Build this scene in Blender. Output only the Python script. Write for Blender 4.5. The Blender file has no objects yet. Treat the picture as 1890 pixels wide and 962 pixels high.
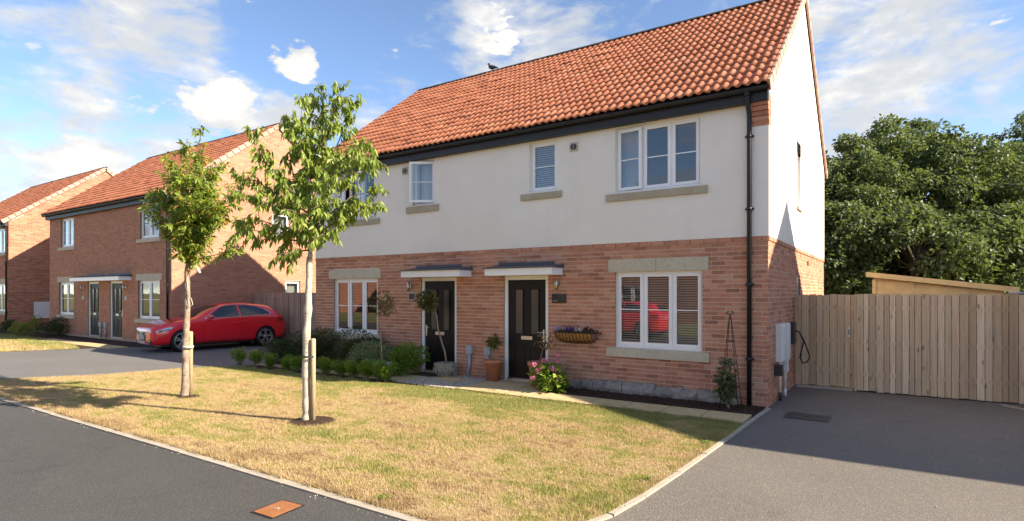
import bpy, bmesh, math, random
import numpy as np
from mathutils import Vector, Matrix
from mathutils.bvhtree import BVHTree

random.seed(7); rng = np.random.default_rng(11)
scene = bpy.context.scene
COL = scene.collection

# ------------------------------------------------------------------ camera
CAM = np.array([1.709, -9.8006, 1.8]); YAW = math.radians(33.7)
FPX, CX, HY = 1072.0, 945.0, 540.0            # focal length, principal column, horizon row (photo pixels)
cam = bpy.data.cameras.new('camera'); camo = bpy.data.objects.new('camera', cam); COL.objects.link(camo)
camo.location = CAM; camo.rotation_euler = (math.pi/2, 0, YAW)
cam.sensor_fit = 'HORIZONTAL'; cam.sensor_width = 36.0; cam.lens = FPX/1890*36
cam.shift_x = 0.0; cam.shift_y = (HY-481)/1890
cam.clip_start = 0.1; cam.clip_end = 3000
scene.camera = camo
scene.render.resolution_x = 1024; scene.render.resolution_y = 521
FW = np.array([-math.sin(YAW), math.cos(YAW), 0]); RT = np.array([math.cos(YAW), math.sin(YAW), 0])
def pix(u, v, depth):
    "point seen at photo pixel (u,v) at a given distance along the view"
    return CAM + depth*(FW + (u-CX)/FPX*RT + np.array([0, 0, -(v-HY)/FPX]))
def depth_of(x, y): return float((np.array([x, y, 0]) - np.array([CAM[0], CAM[1], 0])) @ FW)

# ------------------------------------------------------------------ light
SUN = Vector((0.974, 0.226, 0.617)).normalized()
EL = math.asin(SUN.z); AZ = math.atan2(SUN.x, SUN.y)
sl = bpy.data.lights.new('sun', 'SUN'); sl.energy = 2.0; sl.angle = math.radians(0.55); sl.color = (1.0, 0.93, 0.82)
so = bpy.data.objects.new('sun', sl); COL.objects.link(so); so.location = (30, 7, 25)
so.rotation_euler = SUN.to_track_quat('Z', 'Y').to_euler()
scene.view_settings.view_transform = 'Standard'; scene.view_settings.look = 'None'
scene.view_settings.gamma = 1; scene.view_settings.exposure = 2.62
scene.view_settings.use_white_balance = True; scene.view_settings.white_balance_temperature = 7250   # daylight shade white balance, as the photograph
scene.cycles.use_denoising = True
scene.cycles.max_bounces = 8; scene.cycles.transparent_max_bounces = 12
scene.cycles.sample_clamp_indirect = 6

def clouds_world():
    w = bpy.data.worlds.new('World'); scene.world = w; w.use_nodes = True
    nt = w.node_tree; nt.nodes.clear(); N = nt.nodes.new; L = nt.links.new
    out = N('ShaderNodeOutputWorld'); mixs = N('ShaderNodeMixShader')
    sky = N('ShaderNodeTexSky'); sky.sky_type = 'NISHITA'; sky.sun_disc = False
    sky.sun_elevation = EL; sky.sun_rotation = AZ; sky.air_density = 0.7; sky.dust_density = 0.1; sky.ozone_density = 3.6
    bg = N('ShaderNodeBackground'); bg.inputs[1].default_value = 0.05; L(sky.outputs[0], bg.inputs[0])
    tc = N('ShaderNodeTexCoord'); nrm = N('ShaderNodeVectorMath'); nrm.operation = 'NORMALIZE'; L(tc.outputs['Generated'], nrm.inputs[0])
    mp = N('ShaderNodeMapping'); mp.inputs['Scale'].default_value = (1, 1, 2.3); L(nrm.outputs[0], mp.inputs[0])
    def noise(scale, detail, rough, dist, off=(0, 0, 0)):
        m = N('ShaderNodeMapping'); m.inputs['Location'].default_value = off; L(mp.outputs[0], m.inputs[0])
        n = N('ShaderNodeTexNoise'); n.inputs['Scale'].default_value = scale; n.inputs['Detail'].default_value = detail
        n.inputs['Roughness'].default_value = rough; n.inputs['Distortion'].default_value = dist; L(m.outputs[0], n.inputs[0]); return n.outputs[0]
    def math_(op, a, b=None):
        m = N('ShaderNodeMath'); m.operation = op
        for i, x in enumerate((a, b)):
            if x is None: continue
            if isinstance(x, (int, float)): m.inputs[i].default_value = x
            else: L(x, m.inputs[i])
        return m.outputs[0]
    def mr(x, a, b, c=0., d=1.):
        m = N('ShaderNodeMapRange'); m.interpolation_type = 'SMOOTHSTEP'; L(x, m.inputs[0])
        for i, v in enumerate((a, b, c, d)): m.inputs[i+1].default_value = v
        return m.outputs[0]
    def blobs(lst):
        acc = None
        for u, v, r, a in lst:      # direction (from a photo pixel), angular radius, weight
            d = FW + (u-CX)/FPX*RT + np.array([0, 0, -(v-HY)/FPX]); d = d/np.linalg.norm(d)
            dt = N('ShaderNodeVectorMath'); dt.operation = 'DOT_PRODUCT'; L(nrm.outputs[0], dt.inputs[0]); dt.inputs[1].default_value = tuple(d)
            x = mr(dt.outputs['Value'], math.cos(math.radians(r)), 1.0, 0, a); acc = x if acc is None else math_('ADD', acc, x)
        return acc
    # thin veil clouds
    veil = math_('ADD', math_('ADD', math_('MULTIPLY', math_('SUBTRACT', noise(6.5, 11, .6, .35, (3.3, 1.1, .4)), .5), 1.5), .5), math_('MULTIPLY', math_('SUBTRACT', noise(15, 8, .65, .4, (.2, 5, 1)), .5), .22))
    veil = math_('ADD', veil, blobs([(180, 45, 10, .14), (330, 60, 6, .12), (60, 320, 8, .22), (250, 250, 7, .20), (130, 170, 6, -.12), (300, 130, 4, -.14), (20, 230, 5, -.08), (960, 60, 8, .15), (1120, 60, 9, .13), (1640, 90, 12, .15), (1800, 70, 10, .10), (1560, 300, 6, .08), (1700, 200, 5, -.10), (700, 190, 5, .12), (790, 160, 3, .08),
                                      (680, 40, 10, -.25), (800, 100, 5, -.12), (470, 80, 4, -.12), (250, 130, 4, -.05)]))
    vfac = mr(veil, .43, .80, 0, .92)
    # heaped cumulus
    cum = math_('ADD', blobs([(540, 108, 2.8, .27), (575, 140, 2.6, .20), (390, 172, 3.4, .30), (430, 205, 3.4, .26), (330, 225, 4, .16), (190, 275, 4, .16), (110, 300, 4, .14), (905, 55, 3.2, .20), (960, 95, 3.5, .16)]), math_('ADD', math_('MULTIPLY', math_('SUBTRACT', noise(13, 7, .55, .2, (2, .3, .7)), .5), 1.15), math_('ADD', math_('MULTIPLY', math_('SUBTRACT', noise(36, 8, .6, .3, (1, .3, .2)), .5), .45), .405)))
    cfac = mr(cum, .60, .72, 0, .95)
    shade = mr(math_('ADD', math_('ADD', math_('MULTIPLY', noise(6, 6, .55, .2, (1, 1, .85)), .55), math_('MULTIPLY', noise(22, 7, .6, .2, (.3, 2, .1)), .3)), math_('MULTIPLY', cum, .35)), .50, .92)
    cr = N('ShaderNodeMix'); cr.data_type = 'RGBA'; L(shade, cr.inputs[0])
    cr.inputs[6].default_value = (.165, .18, .20, 1); cr.inputs[7].default_value = (.32, .315, .305, 1)
    bg2 = N('ShaderNodeBackground'); bg2.inputs[1].default_value = 0.70; L(cr.outputs[2], bg2.inputs[0])
    fac = math_('MAXIMUM', vfac, cfac)
    L(fac, mixs.inputs[0]); L(bg.outputs[0], mixs.inputs[1]); L(bg2.outputs[0], mixs.inputs[2]); L(mixs.outputs[0], out.inputs[0])
clouds_world()

# ------------------------------------------------------------------ materials
MATS = {}
class NT:
    def __init__(s, name):
        s.m = bpy.data.materials.new(name); s.m.use_nodes = True; s.nt = s.m.node_tree; s.nt.nodes.clear()
        s.out = s.n('ShaderNodeOutputMaterial'); MATS[name] = s.m
    def n(s, t): return s.nt.nodes.new(t)
    def l(s, a, b): s.nt.links.new(a, b)
    def pos(s):
        if not hasattr(s, '_p'): s._p = s.n('ShaderNodeNewGeometry').outputs['Position']
        return s._p
    def objpos(s):
        return s.n('ShaderNodeTexCoord').outputs['Object']
    def scaled(s, v, sc):
        m = s.n('ShaderNodeMapping'); m.inputs['Scale'].default_value = sc; s.l(v, m.inputs[0]); return m.outputs[0]
    def noise(s, scale, detail=4, rough=.55, vec=None, stretch=None, dist=0):
        v = vec or s.pos()
        if stretch: v = s.scaled(v, stretch)
        n = s.n('ShaderNodeTexNoise'); n.inputs['Scale'].default_value = scale; n.inputs['Detail'].default_value = detail
        n.inputs['Roughness'].default_value = rough; n.inputs['Distortion'].default_value = dist; s.l(v, n.inputs[0]); return n.outputs[0]
    def attr(s, name='rnd'):
        a = s.n('ShaderNodeAttribute'); a.attribute_name = name; return a.outputs['Fac']
    def ramp(s, x, stops):
        r = s.n('ShaderNodeValToRGB'); e = r.color_ramp.elements
        while len(e) < len(stops): e.new(.5)
        for i, (p, c) in enumerate(stops): e[i].position = p; e[i].color = (*c, 1) if len(c) == 3 else c
        s.l(x, r.inputs[0]); return r.outputs[0]
    def mr(s, x, a, b, c=0., d=1.):
        m = s.n('ShaderNodeMapRange'); s.l(x, m.inputs[0])
        for i, v in enumerate((a, b, c, d)): m.inputs[i+1].default_value = v
        return m.outputs[0]
    def mix(s, f, a, b, mode='MIX'):
        m = s.n('ShaderNodeMix'); m.data_type = 'RGBA'; m.blend_type = mode
        for k, x in ((0, f), (6, a), (7, b)):
            if isinstance(x, (int, float)): m.inputs[k].default_value = x
            elif isinstance(x, tuple): m.inputs[k].default_value = (*x, 1)
            else: s.l(x, m.inputs[k])
        return m.outputs[2]
    def math(s, op, a, b=0.):
        m = s.n('ShaderNodeMath'); m.operation = op
        for i, x in enumerate((a, b)):
            if isinstance(x, (int, float)): m.inputs[i].default_value = x
            else: s.l(x, m.inputs[i])
        return m.outputs[0]
    def bsdf(s, col, rough=.7, bump=None, bstr=.3, bdist=.01, metal=0., spec=.5, coat=0.):
        b = s.n('ShaderNodeBsdfPrincipled')
        if isinstance(col, tuple): b.inputs['Base Color'].default_value = (*col, 1)
        else: s.l(col, b.inputs['Base Color'])
        if isinstance(rough, (int, float)): b.inputs['Roughness'].default_value = rough
        else: s.l(rough, b.inputs['Roughness'])
        b.inputs['Metallic'].default_value = metal; b.inputs['Specular IOR Level'].default_value = spec; b.inputs['Coat Weight'].default_value = coat
        if coat: b.inputs['Coat Roughness'].default_value = .04
        if bump is not None:
            bp = s.n('ShaderNodeBump'); bp.inputs['Strength'].default_value = bstr; bp.inputs['Distance'].default_value = bdist
            s.l(bump, bp.inputs['Height']); s.l(bp.outputs[0], b.inputs['Normal'])
        s.b = b; s.l(b.outputs[0], s.out.inputs[0]); return b

def mat_plain(name, col, rough=.5, var=.12, nscale=6, bstr=.15, metal=0., spec=.5, coat=0.):
    t = NT(name); n = t.noise(nscale, 5)
    c = t.mix(t.mr(n, .3, .7), tuple(x*(1-var) for x in col), tuple(min(1, x*(1+var)) for x in col))
    t.bsdf(c, rough, t.noise(nscale*12, 3), bstr, .003, metal, spec, coat); return t.m

def mat_brick(name, stops, dark=.25):
    t = NT(name)
    c = t.ramp(t.attr(), stops)
    c = t.mix(t.mr(t.noise(28, 6, .65), .35, .75, 0, .55), c, (.52, .29, .19))
    c = t.mix(t.mr(t.noise(9, 4), .5, .8, 0, dark), c, (.20, .09, .065))
    c = t.mix(t.mr(t.noise(.7, 3), .3, .7, 0, .25), c, (.48, .27, .155))
    t.bsdf(c, .88, t.noise(130, 5, .7), .5, .004, spec=.25)
mat_brick('brick_red', [(0, (.30, .10, .062)), (.2, (.45, .165, .098)), (.6, (.55, .215, .13)), (1, (.62, .31, .205))])
mat_brick('brick_tan', [(0, (.34, .135, .085)), (.3, (.44, .175, .11)), (.7, (.50, .21, .13)), (1, (.54, .25, .16))], .15)
mat_brick('brick_deep', [(0, (.24, .065, .04)), (.3, (.38, .11, .06)), (.7, (.47, .155, .085)), (1, (.52, .23, .14))])
def mat_mortar(name, col):
    t = NT(name); n = t.noise(40, 5, .7)
    t.bsdf(t.mix(t.mr(n, .3, .7), tuple(x*.8 for x in col), col), .95, n, .5, .004, spec=.2)
mat_mortar('mortar', (.80, .69, .57)); mat_mortar('mortar_tan', (.52, .37, .27)); mat_mortar('mortar_pale', (.56, .42, .33))
def mat_brick_far():
    t = NT('brick_far'); b = t.n('ShaderNodeTexBrick'); b.inputs['Scale'].default_value = 1
    b.inputs['Brick Width'].default_value = .225; b.inputs['Row Height'].default_value = .075; b.inputs['Mortar Size'].default_value = .005
    b.inputs['Color1'].default_value = (.36, .13, .08, 1); b.inputs['Color2'].default_value = (.28, .1, .06, 1); b.inputs['Mortar'].default_value = (.45, .36, .28, 1)
    v = t.n('ShaderNodeCombineXYZ'); s = t.n('ShaderNodeSeparateXYZ'); t.l(t.objpos(), s.inputs[0])
    t.l(t.math('ADD', s.outputs[0], s.outputs[1]), v.inputs[0]); t.l(s.outputs[2], v.inputs[1]); t.l(v.outputs[0], b.inputs['Vector'])
    t.bsdf(b.outputs['Color'], .9)
mat_brick_far()
def mat_render():
    t = NT('render_white'); n = t.noise(1.1, 5, .6); st = t.noise(2.2, 5, .6, stretch=(1, 1, .12))
    c = t.mix(t.mr(n, .3, .7), (.83, .765, .675), (.87, .805, .72)); c = t.mix(t.mr(st, .52, .80, 0, .22), c, (.68, .62, .54)); fs_ = t.noise(3.1, 6, .65); c = t.mix(t.mr(fs_, .5, .8, 0, .25), c, (.66, .60, .52))
    t.bsdf(c, .9, t.noise(180, 4, .7), .35, .003, spec=.25)
mat_render()
def mat_tile(name, stops):
    t = NT(name); c = t.ramp(t.attr(), stops)
    c = t.mix(t.mr(t.noise(16, 6, .65), .5, .85, 0, .35), c, (.25, .08, .045))
    c = t.mix(t.mr(t.noise(1.0, 4), .45, .75, 0, .35), c, (.42, .17, .09))
    t.bsdf(c, .72, t.noise(90, 4, .7), .4, .004, spec=.35)
mat_tile('tile_orange', [(0, (.43, .148, .076)), (.4, (.48, .165, .084)), (.85, (.52, .185, .095)), (1, (.56, .22, .118))])
mat_tile('tile_pink', [(0, (.40, .23, .18)), (.5, (.48, .29, .23)), (1, (.54, .35, .28))])
mat_plain('ridge_dark', (.07, .055, .05), .8, .3); mat_plain('black_upvc', (.012, .0125, .014), .5, .2, 3); mat_plain('white_upvc', (.88, .87, .85), .3, .03, 3, .03)
mat_plain('grey_plastic', (.36, .38, .41), .45, .08); mat_plain('dark_plastic', (.028, .03, .034), .45, .1); mat_plain('white_box', (.76, .74, .71), .45, .05)
mat_plain('lead', (.075, .085, .10), .55, .2); mat_plain('door_black', (.010, .0095, .009), .42, .2, 9, .25, spec=.25)
mat_plain('chrome', (.75, .75, .74), .22, .05, 4, .02, 1.0); mat_plain('steel', (.55, .54, .52), .35, .1, 4, .05, 1.0)
mat_plain('cream_vent', (.55, .48, .36), .6); mat_plain('rubber', (.02, .02, .021), .8, .2)
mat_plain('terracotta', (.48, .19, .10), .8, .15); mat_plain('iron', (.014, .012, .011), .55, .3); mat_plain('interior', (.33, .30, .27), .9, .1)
mat_plain('blind', (.80, .78, .74), .6, .05); mat_plain('curtain', (.55, .56, .57), .9, .1, 20); mat_plain('liner', (.40, .21, .06), .95, .35, 40, .8)
mat_plain('mat_brown', (.06, .035, .02), 1, .3, 60, .8); mat_plain('rope', (.55, .50, .40), .9); mat_plain('shed_wood', (.78, .57, .28), .7, .12, 5)
def mat_stone(name, a, b, sc, bs=.7, bd=.02, rough=.92):
    t = NT(name); n = t.noise(sc, 8, .65); m = t.noise(sc*7, 4, .6)
    c = t.mix(t.mr(n, .3, .7), a, b); c = t.mix(t.mr(m, .5, .8, 0, .5), c, tuple(x*.45 for x in a))
    t.bsdf(c, rough, n, bs, bd, spec=.25)
mat_stone('cast_stone', (.52, .46, .34), (.60, .535, .41), 2.5, .15, .005)
mat_stone('sill_paint', (.40, .335, .235), (.47, .40, .29), 2.5, .15, .005)
mat_stone('rough_stone', (.15, .13, .11), (.46, .41, .36), 5, 1, .03); mat_stone('pot_stone', (.20, .17, .12), (.48, .44, .36), 22, 1, .03)
mat_stone('kerb_concrete', (.36, .31, .24), (.46, .40, .32), 6, .4, .006); mat_stone('slab_buff', (.52, .375, .19), (.63, .47, .265), 3, .3, .004)
mat_stone('soil', (.035, .019, .012), (.085, .047, .03), 14, 1, .04, 1.0); mat_stone('gravel_stone', (.28, .235, .18), (.62, .54, .44), 30, .4, .004)
mat_stone('rust', (.28, .105, .04), (.36, .15, .065), 9, .4, .004)
def mat_tarmac(name, a, b, sp):
    t = NT(name); big = t.noise(.55, 5, .6); c = t.mix(t.mr(big, .3, .7), a, b)
    v = t.n('ShaderNodeTexVoronoi'); v.inputs['Scale'].default_value = 120; t.l(t.pos(), v.inputs[0])
    c = t.mix(t.mr(t.noise(150, 3, .7), .45, .75, 0, .55), c, tuple(x*.35 for x in a))
    vs = t.n('ShaderNodeSeparateColor'); t.l(v.outputs['Color'], vs.inputs[0])
    c = t.mix(t.mr(vs.outputs[0], .75, .98, 0, .55), c, sp)
    c = t.mix(t.mr(t.noise(2.3, 6, .7), .58, .75, 0, .3), c, tuple(x*1.5 for x in b)); c = t.mix(t.mr(t.noise(.9, 7, .72, dist=.8), .60, .70, 0, .3), c, tuple(x*.5 for x in a)); c = t.mix(t.mr(t.noise(3.7, 3, .5), .70, .76, 0, .4), c, tuple(x*.45 for x in a))
    t.bsdf(c, .82, t.math('ADD', t.math('MULTIPLY', v.outputs['Distance'], 1.2), t.noise(210, 3)), .65, .006, spec=.35)
mat_tarmac('tarmac', (.066, .063, .058), (.086, .082, .076), (.15, .14, .128)); mat_tarmac('tarmac_drive', (.15, .131, .112), (.185, .163, .139), (.36, .32, .27))
mat_tarmac('tarmac_pale', (.15, .142, .135), (.185, .175, .165), (.3, .28, .26))
def lawn_col(t, dry=.5):
    big = t.noise(.75, 5, .62, stretch=(1, 1.5, 0)); med = t.noise(3.0, 4, .6, stretch=(1, 1.5, 0))
    s = t.n('ShaderNodeSeparateXYZ'); t.l(t.pos(), s.inputs[0])
    edge = t.mr(s.outputs[1], -2.9, -1.75, 0, .21)      # watered strip by the path stays greener
    verge = t.mr(s.outputs[1], -6.3, -5.6, -.13, 0.)   # parched against the road edging
    g = t.math('ADD', t.mr(t.math('ADD', t.math('MULTIPLY', big, .65), t.math('MULTIPLY', med, .35)), 0, 1, -.17, 1.20), t.math('ADD', edge, verge))
    return t.ramp(g, [(.33, (.32, .205, .115)), (.45, (.55, .40, .235)), (.53, (.48, .375, .18)), (.60, (.32, .30, .085)), (.72, (.18, .235, .05))])
def mat_lawn():
    t = NT('lawn_soil'); c = lawn_col(t); c = t.mix(t.mr(t.noise(45, 4, .7), .4, .75, 0, .55), c, (.17, .12, .055))
    t.bsdf(c, 1, t.noise(70, 4, .7), 1, .02, spec=.1)
    t = NT('grass_blade'); c = lawn_col(t); c = t.mix(t.attr(), t.mix(.5, c, (.60, .46, .25)), c); c = t.mix(.25, c, t.mix(t.attr(), (.30, .27, .09), (.62, .47, .25)))
    d = t.n('ShaderNodeBsdfDiffuse'); r = t.n('ShaderNodeBsdfTranslucent'); m = t.n('ShaderNodeMixShader'); m.inputs[0].default_value = .3
    t.l(c, d.inputs[0]); t.l(c, r.inputs[0]); t.l(d.outputs[0], m.inputs[1]); t.l(r.outputs[0], m.inputs[2]); t.l(m.outputs[0], t.out.inputs[0])
    t = NT('far_ground'); t.bsdf(t.mix(t.mr(t.noise(.1, 5), .3, .7), (.14, .16, .06), (.26, .22, .1)), 1, spec=.1)
mat_lawn()
def mat_leaf(name, stops, trans=.35, rough=.42, spec=.4):
    t = NT(name); c = t.ramp(t.attr(), stops)
    b = t.n('ShaderNodeBsdfPrincipled'); t.l(c, b.inputs['Base Color']); b.inputs['Roughness'].default_value = rough; b.inputs['Specular IOR Level'].default_value = spec
    r = t.n('ShaderNodeBsdfTranslucent'); m = t.n('ShaderNodeMixShader'); m.inputs[0].default_value = trans
    t.l(t.mix(.5, c, (.25, .3, .03)), r.inputs[0]); t.l(b.outputs[0], m.inputs[1]); t.l(r.outputs[0], m.inputs[2]); t.l(m.outputs[0], t.out.inputs[0])
mat_leaf('leaf_cherry', [(0, (.17, .25, .035)), (.5, (.27, .37, .06)), (.85, (.37, .45, .09)), (1, (.48, .50, .18))], .5)
mat_leaf('leaf_autumn', [(0, (.15, .25, .03)), (.45, (.25, .36, .05)), (.86, (.36, .43, .08)), (.95, (.62, .38, .07)), (1, (.68, .38, .07))], .5)
mat_leaf('leaf_maple', [(0, (.07, .11, .045)), (.6, (.12, .165, .07)), (1, (.21, .26, .12))], .35, .5, .35)
mat_leaf('leaf_box', [(0, (.09, .18, .018)), (.6, (.17, .29, .03)), (1, (.28, .38, .05))], .4)
mat_leaf('leaf_dark', [(0, (.022, .042, .014)), (.6, (.042, .068, .02)), (1, (.09, .10, .03))], .15)
mat_leaf('leaf_sage', [(0, (.13, .18, .08)), (.5, (.23, .29, .13)), (1, (.42, .46, .26))], .2, .7, .2)
mat_leaf('leaf_bay', [(0, (.05, .075, .015)), (.6, (.12, .13, .03)), (1, (.22, .16, .06))], .25)
mat_leaf('leaf_hydrangea', [(0, (.11, .21, .02)), (.6, (.21, .33, .04)), (1, (.36, .43, .08))], .3)
mat_leaf('leaf_yellow', [(0, (.12, .16, .03)), (.6, (.26, .27, .06)), (1, (.42, .38, .14))], .3, .6, .2)
mat_leaf('leaf_dead', [(0, (.16, .09, .04)), (1, (.34, .2, .09))], .2)
mat_leaf('petal_pink', [(0, (.62, .13, .30)), (.6, (.78, .24, .42)), (1, (.85, .48, .58))], .3, .7, .1)
mat_leaf('petal_lilac', [(0, (.45, .3, .62)), (1, (.75, .62, .82))], .3, .7, .1); mat_leaf('petal_violet', [(0, (.07, .02, .25)), (1, (.2, .07, .5))], .2, .7, .1)
mat_leaf('petal_white', [(0, (.1, .08, .2)), (.5, (.7, .7, .65)), (1, (.8, .78, .7))], .2, .7, .1); mat_leaf('petal_maroon', [(0, (.08, .008, .02)), (1, (.2, .03, .06))], .2, .7, .1)
def mat_bark(name, a, b, fleck, sc=14):
    t = NT(name); n = t.noise(sc, 6, .65, stretch=(1, 1, .35)); f = t.noise(sc*2.2, 5, .7, stretch=(.6, .6, 2.2))
    c = t.mix(t.mr(n, .3, .7), a, b); c = t.mix(t.mr(f, .56, .66), c, fleck)
    t.bsdf(c, .85, f, .6, .01, spec=.2)
mat_bark('bark_silver', (.38, .33, .26), (.60, .54, .44), (.10, .065, .045)); mat_bark('bark_brown', (.20, .14, .10), (.42, .33, .25), (.08, .05, .035))
mat_bark('bark_dark', (.06, .045, .03), (.13, .1, .07), (.03, .02, .015)); mat_bark('stake_wood', (.40, .30, .18), (.50, .38, .24), (.28, .2, .12), 8)
def mat_wood(name, a, b, c3):
    t = NT(name); g = t.noise(7, 6, .65, stretch=(6, 6, .22), dist=.6); big = t.noise(1.1, 4, .6, stretch=(1.4, 1.4, .5))
    c = t.mix(t.attr(), a, b); c = t.mix(t.mr(big, .4, .75, 0, .5), c, c3); c = t.mix(t.mr(g, .46, .72, 0, .5), c, tuple(x*.55 for x in a))
    v = t.n('ShaderNodeTexVoronoi'); v.inputs['Scale'].default_value = 3.1; t.l(t.scaled(t.pos(), (2.6, 1, .8)), v.inputs[0])
    c = t.mix(t.mr(v.outputs['Distance'], .0, .16, .9, 0), c, (.10, .055, .028))
    t.bsdf(c, .82, g, .35, .004, spec=.25)
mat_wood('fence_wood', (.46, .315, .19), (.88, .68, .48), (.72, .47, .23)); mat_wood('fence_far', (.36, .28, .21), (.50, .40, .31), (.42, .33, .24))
def mat_glass(name, tint, ior=1.75, rough=.005):
    t = NT(name); tr = t.n('ShaderNodeBsdfTransparent'); tr.inputs[0].default_value = (*tint, 1)
    g = t.n('ShaderNodeBsdfGlossy'); g.inputs['Roughness'].default_value = rough; g.inputs[0].default_value = (1, 1, 1, 1)
    if True:
        bp = t.n('ShaderNodeBump'); bp.inputs['Strength'].default_value = .03; bp.inputs['Distance'].default_value = .02
        t.l(t.noise(3, 2), bp.inputs['Height']); t.l(bp.outputs[0], g.inputs['Normal'])
    f = t.n('ShaderNodeFresnel'); f.inputs[0].default_value = ior; m = t.n('ShaderNodeMixShader')
    t.l(t.math('MINIMUM', t.math('MULTIPLY', f.outputs[0], 1.7), 1.0), m.inputs[0]); t.l(tr.outputs[0], m.inputs[1]); t.l(g.outputs[0], m.inputs[2]); t.l(m.outputs[0], t.out.inputs[0])
mat_glass('glass', (.88, .90, .89))
def simple(name, col, rough, metal=0, coat=0, spec=.5):
    t = NT(name); t.bsdf(col, rough, metal=metal, coat=coat, spec=spec)
simple('car_red', (.85, .012, .026), .25, .0, .8); simple('car_glass', (.012, .014, .016), .03, spec=.9); simple('car_black', (.010, .010, .011), .4)
simple('car_trim', (.010, .010, .011), .12); simple('alloy', (.55, .55, .56), .3, .9); simple('lamp_lens', (.42, .43, .45), .12, .3, .5); simple('tail_red', (.35, .006, .008), .12, 0, 1)
simple('plate_white', (.42, .42, .42), .5); simple('plate_blur', (.28, .28, .29), .6); simple('plaque_black', (.012, .011, .012), .15); simple('plaque_grey', (.45, .44, .42), .5); simple('bird_dark', (.035, .035, .04), .7)
simple('paper', (.75, .75, .72), .7); simple('silver_text', (.5, .5, .5), .4)

# ------------------------------------------------------------------ mesh helpers
def np_mesh(name, V, F, rnd=None, smooth=None, mats=None, midx=None):
    V = np.asarray(V, dtype=np.float32).reshape(-1, 3)
    me = bpy.data.meshes.new(name)
    if isinstance(F, np.ndarray):
        k = F.shape[1]; nf = len(F); li = F.astype(np.int32).ravel(); st = np.arange(0, nf*k, k, dtype=np.int32); tot = np.full(nf, k, np.int32)
    else:
        tot = np.array([len(f) for f in F], np.int32); nf = len(F); li = np.fromiter((i for f in F for i in f), np.int32); st = np.concatenate([[0], np.cumsum(tot)[:-1]]).astype(np.int32)
    me.vertices.add(len(V)); me.vertices.foreach_set('co', V.ravel())
    me.loops.add(len(li)); me.loops.foreach_set('vertex_index', li)
    me.polygons.add(nf); me.polygons.foreach_set('loop_start', st); me.polygons.foreach_set('loop_total', tot)
    if rnd is not None:
        a = me.attributes.new('rnd', 'FLOAT', 'FACE'); a.data.foreach_set('value', np.asarray(rnd, np.float32))
    sm = np.zeros(nf, bool) if smooth is None else (np.full(nf, smooth) if isinstance(smooth, bool) else np.asarray(smooth, bool))
    me.polygons.foreach_set('use_smooth', sm)
    if midx is not None: me.polygons.foreach_set('material_index', np.asarray(midx, np.int32))
    me.update(calc_edges=True); me.validate()
    return me

BOXF = [(0, 3, 2, 1), (4, 5, 6, 7), (0, 1, 5, 4), (1, 2, 6, 5), (2, 3, 7, 6), (3, 0, 4, 7)]
class MB:
    def __init__(s): s.v = []; s.f = []; s.r = []; s.s = []
    def add(s, vs, fs, r=.5, smooth=False):
        o = len(s.v); s.v.extend([tuple(map(float, p)) for p in vs]); s.f.extend([tuple(i+o for i in f) for f in fs]); s.r.extend([r]*len(fs)); s.s.extend([smooth]*len(fs)); return s
    def box(s, x0, x1, y0, y1, z0, z1, r=.5, xf=None):
        p = [(x0, y0, z0), (x1, y0, z0), (x1, y1, z0), (x0, y1, z0), (x0, y0, z1), (x1, y0, z1), (x1, y1, z1), (x0, y1, z1)]
        if xf: p = [xf(*q) for q in p]
        return s.add(p, BOXF, r)
    def prism(s, poly, axis_vec, r=.5):
        "poly: 3D points, extruded by axis_vec"
        n = len(poly); a = [tuple(p) for p in poly]; b = [tuple(np.add(p, axis_vec)) for p in poly]
        return s.add(a+b, [tuple(range(n-1, -1, -1)), tuple(range(n, 2*n))]+[(i, (i+1) % n, n+(i+1) % n, n+i) for i in range(n)], r)
    def tube(s, pts, rad, n=8, r=.5, cap=True, smooth=True):
        pts = [Vector(p) for p in pts]; rad = rad if isinstance(rad, (list, tuple)) else [rad]*len(pts); vs = []; prev = None
        for i, p in enumerate(pts):
            d = (pts[min(i+1, len(pts)-1)]-pts[max(i-1, 0)]).normalized()
            u = d.cross(Vector((0, 0, 1)) if abs(d.z) < .92 else Vector((1, 0, 0))).normalized() if prev is None else (prev - d*prev.dot(d)).normalized()
            prev = u; w = d.cross(u)
            for k in range(n):
                a = 2*math.pi*k/n; vs.append(p+(u*math.cos(a)+w*math.sin(a))*rad[i])
        m = len(pts); fs = [(i*n+k, i*n+(k+1) % n, (i+1)*n+(k+1) % n, (i+1)*n+k) for i in range(m-1) for k in range(n)]
        s.add(vs, fs, r, smooth)
        if cap:
            o = len(s.v)-len(vs); s.f += [tuple(o+k for k in range(n-1, -1, -1)), tuple(o+(m-1)*n+k for k in range(n))]; s.r += [r, r]; s.s += [False, False]
        return s
    def lathe(s, prof, c, n=20, r=.5, smooth=True):
        vs = []; m = len(prof)
        for rr, z in prof:
            for k in range(n): a = 2*math.pi*k/n; vs.append((c[0]+rr*math.cos(a), c[1]+rr*math.sin(a), c[2]+z))
        return s.add(vs, [(i*n+k, i*n+(k+1) % n, (i+1)*n+(k+1) % n, (i+1)*n+k) for i in range(m-1) for k in range(n)], r, smooth)
    def mesh(s, name): return np_mesh(name, s.v, s.f, s.r, s.s)

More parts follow.
